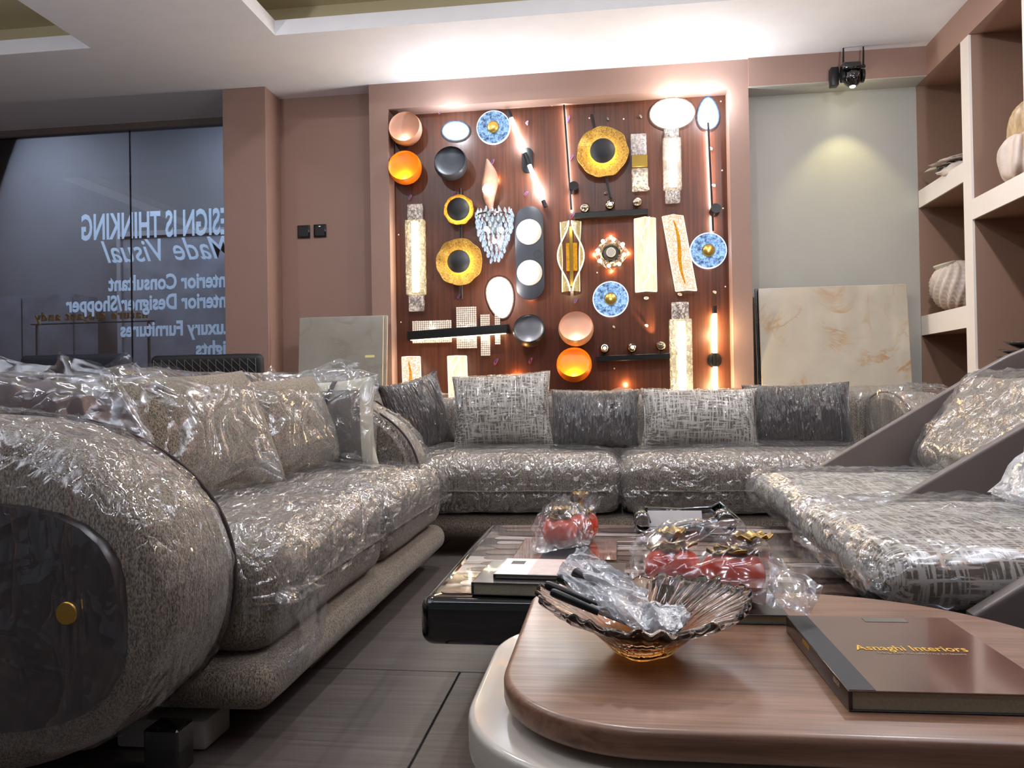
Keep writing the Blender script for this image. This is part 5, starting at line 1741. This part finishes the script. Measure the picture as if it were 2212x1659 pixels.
# ================================================================== TABLES
ct = thing('coffee_table', 'low gloss black coffee table with polished petrified wood top', 'table', (0.1, 2.04, 0))
Lt = lambda vf, r=ct: mv(vf, -r.location.x, -r.location.y, -r.location.z)
TX0, TX1, TY0, TY1 = -0.402, 0.565, 1.587, 2.495
ol = rrect(TX0, TX1, TY0, TY1, (0.03, 0.03, 0.03, 0.03), 6)
obj('lacquer_slab', Lt(prism(ol, 0.198, 0.2985, 0.024, 5)), 'gloss_black', ct)
ol = rrect(TX0 + 0.035, TX1 - 0.035, TY0 + 0.035, TY1 - 0.035, (0.02,) * 4, 4)
obj('petrified_top', Lt(prism(ol, 0.290, 0.3002)), 'petrified', ct, False)
rs = random.Random(12)
for row in range(13):
    yy = TY0 + 0.06 + row * 0.0655
    xx = TX0 + 0.05 + rs.uniform(0, 0.03)
    while xx < TX1 - 0.12:
        ln = rs.uniform(0.10, 0.30)
        if xx + ln > TX1 - 0.04:
            break
        hh = rs.uniform(0.022, 0.031)
        o_ = []
        for q in range(18):
            a = 2 * math.pi * q / 18
            o_.append((xx + ln / 2 + ln / 2 * math.copysign(abs(math.cos(a)) ** 0.8, math.cos(a)), yy + hh * math.sin(a) * (1 + 0.15 * math.sin(2 * a + row)) + 0.004 * math.sin(3 * a)))
        obj('wood_slice', Lt(prism(o_, 0.3000, 0.3008)), ('slice_pale', 'slice_mid', 'slice_dark')[rs.choice((0, 1, 1, 2, 2))], ct, False)
        xx += ln + rs.uniform(0.008, 0.05)
obj('pedestal', Lt(rspan(-0.16, 0.40, 1.80, 2.30, 0.001, 0.20, 0.01, 2)), 'gloss_black', ct)

wt = thing('side_table', 'walnut table with rounded corners holding the crystal bowl and book', 'table', (0.24, 1.08, 0))
ol = rrect(-0.137, 0.60, 0.797, 1.356, (0.17, 0.21, 0.33, 0.07), 16)
tp = obj('walnut_top', Lt(prism(ol, 0.348, 0.380, 0.008, 4), wt), 'walnut', wt)
obj('upright', Lt(rspan(0.515, 0.545, 0.98, 1.18, 0.012, 0.349, 0.004, 2), wt), 'black', wt)
obj('foot_plate', Lt(rspan(0.16, 0.545, 0.985, 1.175, 0.001, 0.014, 0.003, 1), wt), 'black', wt)
lt = thing('side_table', 'cream lacquered lower table showing under the walnut one at left', 'table', (0.2, 1.06, 0))
ol = rrect(-0.182, 0.50, 0.775, 1.325, (0.20, 0.24, 0.26, 0.16), 16)
top_l = prism(ol, 0.287, 0.335, 0.008, 4)
obj('cream_top', Lt(top_l, lt), 'creamlacq', lt)
for (x, y) in ((-0.02, 0.95), (0.36, 0.90), (0.08, 1.24)):
    obj('leg', Lt(tube([(x, y, 0.288), (x, y, 0)], [0.022, 0.014], 12), lt), 'black', lt)

# ------------------------------------------------------------------ books
def book(name, label, x0, x1, y0, y1, z0, th, rz, cover, cat='book', grp=None):
    t = thing(name, label, cat, ((x0 + x1) / 2, (y0 + y1) / 2, z0), rz, grp)
    w, d = (x1 - x0), (y1 - y0)
    obj('pages', span(-w / 2 + 0.004, w / 2 - 0.003, -d / 2 + 0.003, d / 2 - 0.003, 0.0018, th - 0.0018), 'paper', t, False)
    obj('cover', rbox(0, 0, th - 0.0009, w, d, 0.0018, 0.0006, 1), cover, t, False)
    obj('cover', rbox(0, 0, 0.0009, w, d, 0.0018, 0.0006, 1), 'bookblack', t, False)
    sp = obj('spine', rbox(-w / 2 + 0.002, 0, th / 2, 0.005, d, th, 0.002, 2), 'bookblack', t)
    return t, w, d
M['cover_brown'] = plain('glossy brown book cover', (98, 62, 54), 0.16, vary=0.25, scale=9, Coat_Weight=1.0, Coat_Roughness=0.08)
bk, w, d = book('book', 'large brown art book with gold title on the walnut table', 0.237, 0.448, 0.862, 1.136, 0.3804, 0.0222, R(1.0), 'cover_brown')
obj('spine_band', rbox(-w / 2 + 0.014, 0, 0.0222 + 0.0002, 0.028, d - 0.002, 0.0006, 0.0002, 1), 'blackmatte', bk, False)
tt = text_mesh('Asnaghi Interiors', 0.026, width=0.128, bold=0.0003, depth=0.0001)
obj('title', mv(tt, -0.056, -0.006, 0.0226), 'gold_ink', bk, False)
tt = text_mesh('THE LATEST ITALIAN STYLE INTERIORS', 0.006, width=0.100, depth=0.0001)
obj('subtitle', mv(tt, -0.036, -0.018, 0.0226), 'pale_ink', bk, False)
obj('sticker', mv(rbox(0.020, d / 2 - 0.016, 0.0224, 0.055, 0.018, 0.0006, 0.0002, 1), 0, 0, 0), 'greycloth', bk, False)
tt = text_mesh('INTERIORS', 0.008, width=0.03, depth=0.0001)
obj('spine_lettering', xf(tt, Matrix.Translation((-w / 2 - 0.0008, 0.045, 0.014)) @ Matrix.Rotation(R(-90), 4, 'Z') @ Matrix.Rotation(R(90), 4, 'X')), 'gold_ink', bk, False)
tt = text_mesh('ASNAGHI', 0.008, width=0.022, depth=0.0001)
obj('spine_lettering', xf(tt, Matrix.Translation((-w / 2 - 0.0008, -0.085, 0.014)) @ Matrix.Rotation(R(-90), 4, 'Z') @ Matrix.Rotation(R(90), 4, 'X')), 'pale_ink', bk, False)

ba, w, d = book('book', 'thick black book under the white magazine on the coffee table', -0.290, 0.02, 1.600, 1.815, 0.3010, 0.026, R(-3), 'bookblack', grp='books on the coffee table')
obj('cover_lettering', mv(text_mesh('INTERIORS', 0.016, width=0.05, depth=0.0001), 0.03, -d / 2 + 0.012, 0.0262), 'gold_ink', ba, False)
mg, w, d = book('magazine', 'white and pink magazine lying on the black book', -0.250, -0.03, 1.635, 1.79, 0.3274, 0.010, R(-3), 'magwhite', 'magazine', 'books on the coffee table')
obj('pink_print', rbox(0.035, 0, 0.0102, 0.145, d - 0.004, 0.0005, 0.0002, 1), 'magpink', mg, False)
obj('grey_print', rbox(-0.075, 0.035, 0.0102, 0.03, 0.03, 0.0005, 0.0002, 1), 'greycloth', mg, False)
M['cover_copper'] = grain('copper brown picture cover', (70, 50, 46), (190, 128, 104), (6, 26, 6), 1.0, 0.18, 0.0, (0.35, 0.7), Coat_Weight=1.0)
bb, w, d = book('book', 'thin copper patterned book under the single bagged red ornament', -0.247, 0.006, 1.905, 2.165, 0.3010, 0.013, R(-1), 'cover_copper', grp='books on the coffee table')
bd_ = obj('dark_band', rbox(0.0, 0, 0.0132, 0.115, d - 0.004, 0.0006, 0.0002, 1), 'blackmatte', bb, False)
bc, w, d = book('book', 'small black book under the two bagged red ornaments', 0.06, 0.245, 1.165, 1.33, 0.3804, 0.014, R(0), 'bookblack')

# ------------------------------------------------------------------ red fruit ornaments with gilt leaves
def fruit(x, y, z, r, label, seed, flower, lean=0.0, squash=0.80):
    t = thing('fruit_ornament', label, 'ornament', (x, y, z), seed, 'red fruit ornaments')
    b = r * 2 * squash
    prof = [(0.0, 0.0), (r * .45, 0.001), (r * .72, b * .10), (r * .92, b * .28), (r, b * .5), (r * .95, b * .72), (r * .78, b * .90), (r * .5, b * .985), (r * .2, b * .96), (0.0, b * .94)]
    # smooth the profile
    pr = []
    for i in range(len(prof) - 1):
        for k in range(3):
            s = k / 3
            p0, p1, p2, p3 = prof[max(0, i - 1)], prof[i], prof[i + 1], prof[min(len(prof) - 1, i + 2)]
            f_ = lambda a, b_, c, d_: 0.5 * ((2 * b_) + (-a + c) * s + (2 * a - 5 * b_ + 4 * c - d_) * s * s + (-a + 3 * b_ - 3 * c + d_) * s ** 3)
            pr.append((max(0.0, f_(p0[0], p1[0], p2[0], p3[0])), f_(p0[1], p1[1], p2[1], p3[1])))
    pr.append(prof[-1])
    obj('fruit', lathe(pr, 36, lambda rr, zz, a: (rr * (1 + 0.03 * math.cos(4 * a)), zz)), 'redfruit', t)
    rr = random.Random(seed * 10)
    # calyx: four curled sepals
    for k in range(4):
        a = math.pi / 2 * k + 0.3
        V, F = [], []
        for i in range(7):
            s = i / 6
            wd = r * .34 * math.sin(math.pi * (0.15 + .85 * s)) ** .7
            rad = r * (.05 + .85 * s)
            zz = b * (.97 - .05 * s * s) + 0.004 + 0.008 * s * math.sin(s * 5 + k)
            for q in (-1, 0, 1):
                V.append(Vector((rad * math.cos(a) - wd * q * math.sin(a), rad * math.sin(a) + wd * q * math.cos(a), zz + (0.004 if q else 0))))
        for i in range(6):
            for j in range(2):
                F.append((i * 3 + j, i * 3 + j + 1, i * 3 + j + 4, i * 3 + j + 3))
        o = obj('sepal', (V, F), 'goldleaf', t)
        o.modifiers.new('thickness', 'SOLIDIFY').thickness = 0.0022
    # stem and a gilt blossom or trumpet leaf at its end
    fx, fz = flower
    tip = Vector((fx, 0.0, b + fz))
    obj('stem', tube([(0, 0, b * .95), (fx * .25, 0, b + fz * .35), (fx * .65, 0, b + fz * .7), tip], [0.009, 0.007, 0.006, 0.006], 8), 'goldleaf', t)
    for k in range(5):
        a = 2 * math.pi * k / 5
        V, F = [], []
        for i in range(6):
            s = i / 5
            wd = r * .40 * math.sin(math.pi * (0.12 + .72 * s))
            d0 = Vector((math.cos(a), math.sin(a) * .7, 0.55 + 0.4 * (1 - s))) * (r * .66 * s)
            sd_ = Vector((-math.sin(a), math.cos(a), 0))
            for q in (-1, 0, 1):
                V.append(tip + d0 + sd_ * (wd * q) + Vector((0, 0, 0.004 * abs(q) + 0.003 * math.sin(7 * s))))
        for i in range(5):
            for j in range(2):
                F.append((i * 3 + j, i * 3 + j + 1, i * 3 + j + 4, i * 3 + j + 3))
        o = obj('petal', (V, F), 'goldleaf', t)
        o.modifiers.new('thickness', 'SOLIDIFY').thickness = 0.002
    for k in range(5):
        a = rr.uniform(0, 6.28)
        obj('bead', mv(lathe([(0.0005, -0.005), (0.004, -0.0035), (0.0055, 0), (0.004, 0.0035), (0.0005, 0.005)], 8), r * .5 * math.cos(a), r * .5 * math.sin(a), b + 0.006), 'goldleaf', t)
    return t
p1, p2 = at(1453, 1272, 2, 0.395), at(1584, 1293, 2, 0.395)
p3 = at(1210, 1178, 2, 0.3145)
fruit(p1.x, p1.y, 0.3945, 0.0455, 'red fruit ornament with gilt blossom, left one in the double bag', 1.1, (0.0, 0.008), squash=.74)
fruit(p2.x, p2.y, 0.3945, 0.0475, 'red fruit ornament with drooping gilt leaf, right one in the double bag', 0.0, (0.030, 0.006), squash=.76)
fruit(p3.x, p3.y, 0.3140, 0.0485, 'red fruit ornament alone in its bag on the coffee table', 0.7, (0.0, 0.004), squash=.76)
fruit(p3.x + 0.055, p3.y + 0.085, 0.3140, 0.044, 'second red fruit ornament half hidden behind the single one', 1.9, (0.012, 0.030), squash=.85)

def bag(label, pts, seed, cuts=7, jit=0.0045, f=26.0, mat='film_milky', cut=None):
    c = Vector((sum(p[0] for p in pts) / len(pts), sum(p[1] for p in pts) / len(pts), min(p[2] for p in pts)))
    t = thing('plastic_bag', label, 'bag', c, 0, 'clear bags over the ornaments')
    vf = hull_bag([Vector(p) - c for p in pts], cuts, jit, seed, f, cut)
    obj('film', vf, mat, t, sharp=45)
    return t, c
A1 = lambda px, py, y: tuple(at(px, py, 1, y))
t_, c_ = bag('clear plastic bag over the pair of red fruit ornaments', [A1(1348, 1180, 1.30), A1(1352, 1245, 1.24), A1(1365, 1160, 1.36), A1(1425, 1122, 1.33), A1(1455, 1117, 1.27), A1(1590, 1122, 1.30), A1(1600, 1120, 1.25), A1(1650, 1150, 1.22), A1(1700, 1225, 1.20), A1(1670, 1270, 1.16),
    A1(1362, 1270, 1.20), A1(1660, 1310, 1.17), A1(1400, 1250, 1.37), A1(1640, 1250, 1.35), A1(1600, 1300, 1.165)], 2.0)
vf = hull_bag([Vector(A1(*p)) - c_ for p in ((1655, 1180, 1.21), (1700, 1225, 1.19), (1745, 1240, 1.15), (1786, 1262, 1.12), (1775, 1285, 1.12), (1750, 1335, 1.07), (1700, 1318, 1.08), (1650, 1315, 1.12), (1660, 1290, 1.17), (1740, 1262, 1.17))], 7, 0.005, 5.0, 34.0)
obj('bag_mouth', vf, 'film_milky', t_, sharp=45)
t_, c_ = bag('clear plastic bag over the single red fruit ornament on the copper book', [A1(1140, 1140, 2.0), A1(1143, 1185, 1.95), A1(1165, 1105, 2.02), A1(1180, 1080, 2.04), A1(1215, 1064, 2.05), A1(1235, 1070, 2.08), A1(1275, 1105, 2.03), A1(1292, 1150, 2.0), A1(1285, 1175, 1.97), A1(1150, 1200, 1.93), A1(1250, 1185, 1.93), A1(1230, 1160, 2.12), A1(1165, 1165, 2.10)], 3.0)
vf = hull_bag([Vector(A1(*p)) - c_ for p in ((1230, 1070, 2.10), (1268, 1045, 2.12), (1298, 1058, 2.13), (1303, 1090, 2.14), (1288, 1130, 2.13), (1262, 1120, 2.08), (1240, 1095, 2.16))], 6, 0.004, 5.0, 34.0)
obj('bag_mouth', vf, 'film_milky', t_, sharp=45)

# ------------------------------------------------------------------ chrome tray with scrolled ends, papers in it
ty = 2.40
ta, tb = at(1388, 1132, 1, ty), at(1560, 1132, 1, ty)
tr = thing('metal_tray', 'polished metal tray with scrolled ends near the back of the coffee table', 'tray', ((ta.x + tb.x) / 2, ty, 0.3012))
hw = (tb.x - ta.x) / 2
V, F = [], []
prof = []
for i in range(13):
    a = R(-90 - 0 + i * 24)
    prof.append((-hw - 0.020 * math.cos(a + R(0)) * (1 - i * .03), 0.030 + 0.026 * math.sin(a) * (1 - i * .03)))
left = [(-hw + 0.05, 0.003), (-hw + 0.02, 0.004)] + [(-hw - 0.002 - 0.024 * math.sin(R(q)), 0.030 - 0.026 * math.cos(R(q))) for q in range(0, 271, 22)]
right = [(-x, z + (0.0)) for x, z in left][::-1]
pts = left[::-1] + right
th = 0.004
for (x, z) in pts:
    V += [Vector((x, -0.09, z)), Vector((x, 0.09, z))]
for i in range(len(pts) - 1):
    F.append((2 * i, 2 * i + 1, 2 * i + 3, 2 * i + 2))
o = obj('tray_body', (V, F), 'silver', tr)
o.modifiers.new('thickness', 'SOLIDIFY').thickness = 0.004
obj('rim_bar', tube([(-hw + 0.01, 0.085, 0.050), (0, 0.085, 0.045), (hw - 0.02, 0.085, 0.052), (hw + 0.005, 0.08, 0.066), (hw + 0.035, 0.06, 0.040), (hw + .06, 0.03, 0.02)], [0.005, 0.004, 0.005, 0.006, 0.004, 0.003], 10), 'silver', tr)
pa = thing('paper_sheet', 'white paper standing in the polished metal tray', 'paper', (tr.location.x - 0.02, ty, 0.307))
obj('sheet', xf(rbox(0, 0, 0.024, 0.16, 0.0012, 0.052, 0.0004, 1), Matrix.Rotation(R(-25), 4, 'X')), 'magwhite', pa)

# ------------------------------------------------------------------ ruffled crystal bowl
bc_ = at(1392, 1392, 2, 0.380)
bw = thing('crystal_bowl', 'ruffled crystal bowl with amber base on the walnut table', 'bowl', (0.034, 1.030, 0.3803))
def ruff(rr, zz, a):
    k = max(0.0, (rr - 0.045) / 0.09)
    w_ = math.sin(30 * a + 0.8 * math.sin(3 * a)) * 0.7 + 0.5 * math.sin(11 * a)
    rib = 0.0035 * math.sin(40 * a) * k
    lob = 0.12 * math.cos(4 * a + .6) * (1 - k) * (1 if rr > 0.012 else 0)
    return rr * (1 + 0.022 * w_ * k ** 3 + lob * .6) + rib, zz + 0.0045 * w_ * k ** 3 + 0.006 * math.sin(2 * a + 1.1) * k
outer = [(0.020, 0.0), (0.034, 0.001), (0.040, 0.006), (0.048, 0.014), (0.060, 0.025), (0.076, 0.036), (0.094, 0.046), (0.112, 0.054), (0.126, 0.061), (0.134, 0.068)]
inner = [(0.133, 0.073), (0.124, 0.068), (0.108, 0.061), (0.090, 0.053), (0.070, 0.043), (0.052, 0.032), (0.036, 0.024), (0.018, 0.020), (0.0, 0.0195)]
obj('bowl_body', lathe([(0.0, 0.0)] + outer + inner, 260, ruff), 'bowl_glass', bw, sharp=None)

# things lying in the bowl: cutlery handles in a milky bag
hd = [((1178, 1262, 1.00), (1395, 1352, .99), 0.0062, 'black'), ((1204, 1247, 1.04), (1400, 1340, 1.02), 0.0062, 'black'), ((1190, 1278, .985), (1380, 1360, .97), 0.0056, 'black'), ((1238, 1236, 1.05), (1330, 1290, 1.03), 0.0085, 'walnut_dark'), ((1262, 1226, 1.07), (1350, 1282, 1.05), 0.0080, 'walnut_dark')]
labs = ['black handled knife lying lowest across the bowl rim', 'black handled knife with blunt end just above the lowest one', 'black handled knife tucked under the others at the bowl rim', 'dark brown handled knife in the middle of the bundle', 'upper brown handled knife in the bundle on the bowl']
for (a, b, r, m_), lab in zip(hd, labs):
    pa_, pb_ = at(a[0], a[1], 1, a[2]), at(b[0], b[1], 1, b[2])
    t = thing('table_knife', lab, 'knife', pa_, 0, 'knives in the crystal bowl')
    d_ = (pb_ - pa_)
    obj('handle', tube([Vector((0, 0, 0)), d_ * .03, d_ * .3, d_ * .55], [r * .7, r, r * .92, r * .8], 12), m_, t)
    obj('blade', tube([d_ * .55, d_ * .7, d_ * 0.98], [r * .5, r * .45, r * .15], 6), 'silver', t)
t_, c_ = bag('milky plastic bag wrapped round the knives in the crystal bowl', [A1(1195, 1235, 1.05), A1(1222, 1208, 1.08), A1(1246, 1178, 1.09), A1(1262, 1180, 1.10), A1(1300, 1212, 1.08), A1(1332, 1240, 1.06), A1(1330, 1262, 1.03), A1(1420, 1300, 1.02), A1(1440, 1350, .98), A1(1390, 1372, .955), A1(1300, 1330, .975), A1(1225, 1285, 1.0)], 6.0, mat='film_cloudy', f=40.0, jit=0.004)
t_, c_ = bag('crumpled white tissue film bundle in the middle of the crystal bowl', [A1(1380, 1300, 1.04), A1(1440, 1290, 1.05), A1(1490, 1310, 1.04), A1(1500, 1335, 1.0), A1(1470, 1368, .96), A1(1400, 1370, .955), A1(1370, 1335, .98), A1(1430, 1330, 1.06)], 9.0, mat='film_white', f=50.0, jit=0.005)

# ================================================================== SCULPTURES ON THE SHELVES
def ribbed_shell(root, cx, cy, cz, r, ribs, mat, name='shell', squash=0.85, turn=0.0):
    V, F = [], []
    n, m = ribs * 10, 20
    for j in range(m + 1):
        ph = math.pi * j / m
        for k in range(n):
            a = 2 * math.pi * k / n
            tw = a + ph * 0.9
            rr = r * math.sin(ph) ** 0.85 * (1 + 0.26 * abs(math.sin(ribs * tw / 2)) - .16)
            V.append(Vector((rr * math.cos(a), rr * math.sin(a) * squash, r * 1.05 * math.cos(ph))))
    for j in range(m):
        for k in range(n):
            l = (k + 1) % n
            F.append((j * n + k, (j + 1) * n + k, (j + 1) * n + l, j * n + l))
    return obj(name, xf((V, F), Matrix.Translation((cx, cy, cz)) @ Matrix.Rotation(turn, 4, 'Y')), mat, root, sharp=None)
a = at(2033, 672, 1, 4.93)
t = thing('shell_vase', 'ribbed white shell vase on the middle left shelf', 'vase', (2.055, 4.98, 1.143), 0, 'shell vases')
obj('stand', rbox(0, 0, 0.008, 0.10, 0.07, 0.016, 0.003, 1), 'black', t)
ribbed_shell(t, 0, 0, 0.160, 0.142, 13, 'shellwhite', turn=R(-24))
obj('mouth', xf(lathe([(0.05, 0.0), (0.062, 0.02), (0.060, 0.028), (0.045, 0.01)], 28, cap=False), Matrix.Translation((-0.065, 0, 0.272)) @ Matrix.Rotation(R(-14), 4, 'Y')), 'ivory', t)
t = thing('shell_vase', 'second ribbed shell, stacked lobes, cut off by the white upright', 'vase', (2.10, 4.70, 1.143), 0, 'shell vases')
obj('stand', rbox(0, 0, 0.008, 0.09, 0.07, 0.016, 0.003, 1), 'black', t)
for q in range(5):
    ribbed_shell(t, 0.004 * q - 0.02 * math.sin(q), 0.01 * math.sin(q * 2), 0.07 + 0.05 * q, 0.062 + 0.012 * math.sin(q * .8 + .4), 7, 'shellwhite', 'lobe', 0.9)

def slabby(root, cx, cy, cz, sx, sy, sz, mat, seed, name, rz=0.0, ry=0.0, amp=0.35, n=26):
    V, F = [], []
    m = 12
    for j in range(m + 1):
        ph = math.pi * j / m
        for k in range(n):
            a = 2 * math.pi * k / n
            d = Vector((math.sin(ph) * math.cos(a), math.sin(ph) * math.sin(a), math.cos(ph)))
            w_ = 1 + amp * noise.noise(d * 2.0 + Vector((seed, 0, 0))) + amp * .4 * noise.noise(d * 5.0 + Vector((seed, 3, 0)))
            V.append(Vector((d.x * sx * w_, d.y * sy * w_, d.z * sz * w_)))
    for j in range(m):
        for k in range(n):
            l = (k + 1) % n
            F.append((j * n + k, (j + 1) * n + k, (j + 1) * n + l, j * n + l))
    return obj(name, xf((V, F), Matrix.Translation((cx, cy, cz)) @ Matrix.Rotation(rz, 4, 'Z') @ Matrix.Rotation(ry, 4, 'Y')), mat, root, sharp=None)
t = thing('driftwood_sculpture', 'white and black driftwood sculpture on the top left shelf', 'sculpture', (2.02, 4.80, 1.921))
slabby(t, 0.02, 0.06, 0.115, 0.17, 0.10, 0.020, 'shellwhite', 1.0, 'pale_slab', 0.3, R(-14), 0.45)
slabby(t, 0.03, 0.04, 0.078, 0.15, 0.09, 0.026, 'gloss_black', 2.0, 'black_slab', 0.3, R(-10), 0.3)
slabby(t, -0.03, -0.02, 0.035, 0.10, 0.10, 0.034, 'shellwhite', 4.0, 'pale_base', 0.2, R(-16), 0.45)
obj('spike', tube([(-0.08, 0.12, 0.085), (-0.10, 0.20, 0.09), (-0.105, 0.27, 0.093)], [0.012, 0.008, 0.001], 8), 'ivory', t)

t = thing('leaf_bowl', 'dark glass leaf bowl, stacked on the low right shelf', 'bowl', (2.06, 4.18, 0.797), 0, 'stacked dark leaf bowls')
def leaf_plate(root, z, rx, ry, dx, rz, lift):
    V, F = [], []
    nr_, n = 5, 28
    for i in range(nr_ + 1):
        for k in range(n):
            a = 2 * math.pi * k / n
            s = (i + .02) / nr_
            V.append(Vector((rx * s * math.cos(a) * (1 + .18 * abs(math.cos(a)) ** 3) * (1 + .05 * math.sin(5 * a)), ry * s * math.sin(a) * (1 + .05 * math.sin(7 * a)), z + lift * s * s + 0.006 * s * math.sin(3 * a + dx * 9))))
    for i in range(nr_):
        for k in range(n):
            l = (k + 1) % n
            F.append((i * n + k, i * n + l, (i + 1) * n + l, (i + 1) * n + k))
    F.append(tuple(range(n))[::-1])
    o = obj('leaf', rot(mv((V, F), dx, 0, 0), rz, 'Z'), 'greyfoam', root, sharp=None)
    o.modifiers.new('thickness', 'SOLIDIFY').thickness = 0.005
leaf_plate(t, 0.012, 0.12, 0.20, 0.0, 0.1, 0.040)
for i, lab in enumerate(('middle one of the stacked dark leaf bowls', 'topmost of the stacked dark leaf bowls')):
    t2 = thing('leaf_bowl', lab, 'bowl', (2.06 + 0.01 * i, 4.18 - 0.03 * i, 0.797 + 0.034 * (i + 1)), 0, 'stacked dark leaf bowls')
    leaf_plate(t2, 0.012, 0.11, 0.18 - 0.01 * i, 0.0, -0.2 + .3 * i, 0.040 + .004 * i)

t = thing('organic_sculpture', 'large folded shell sculpture, tan and white, on the upper right shelf', 'sculpture', (2.04, 4.08, 1.696))
def folds(root, mat, name, cx, cz, sx, sz, ph0, tw):
    V, F = [], []
    n, m = 60, 18
    for j in range(m + 1):
        ph = 0.12 + (math.pi - .24) * j / m
        for k in range(n + 1):
            a = -2.4 + 4.8 * k / n
            rr = math.sin(ph) ** .7 * (1 + 0.22 * math.sin(7 * a + ph * tw + ph0) + 0.08 * math.sin(3 * ph + a))
            V.append(Vector((cx + sx * rr * math.cos(a + math.pi), 0.13 * rr * math.sin(a + math.pi), cz + sz * math.cos(ph) * (1 + 0.05 * math.sin(5 * a)))))
    for j in range(m):
        for k in range(n):
            b = j * (n + 1) + k
            F.append((b, b + n + 1, b + n + 2, b + 1))
    o = obj(name, (V, F), mat, root, sharp=None)
    o.modifiers.new('thickness', 'SOLIDIFY').thickness = 0.006
M['tanstone'] = grain('tan striped glaze', (140, 112, 76), (214, 184, 140), (20, 20, 5), 1.0, 0.4, 0.1)
folds(t, 'tanstone', 'folded_body', 0.03, 0.20, 0.12, 0.19, 0.0, 2.0)
folds(t, 'shellwhite', 'white_shell', -0.06, 0.115, 0.07, 0.11, 1.4, 1.0)
slabby(t, 0.05, 0.0, 0.43, 0.05, 0.05, 0.10, 'shellwhite', 7.0, 'crest', 0, R(25), 0.3)
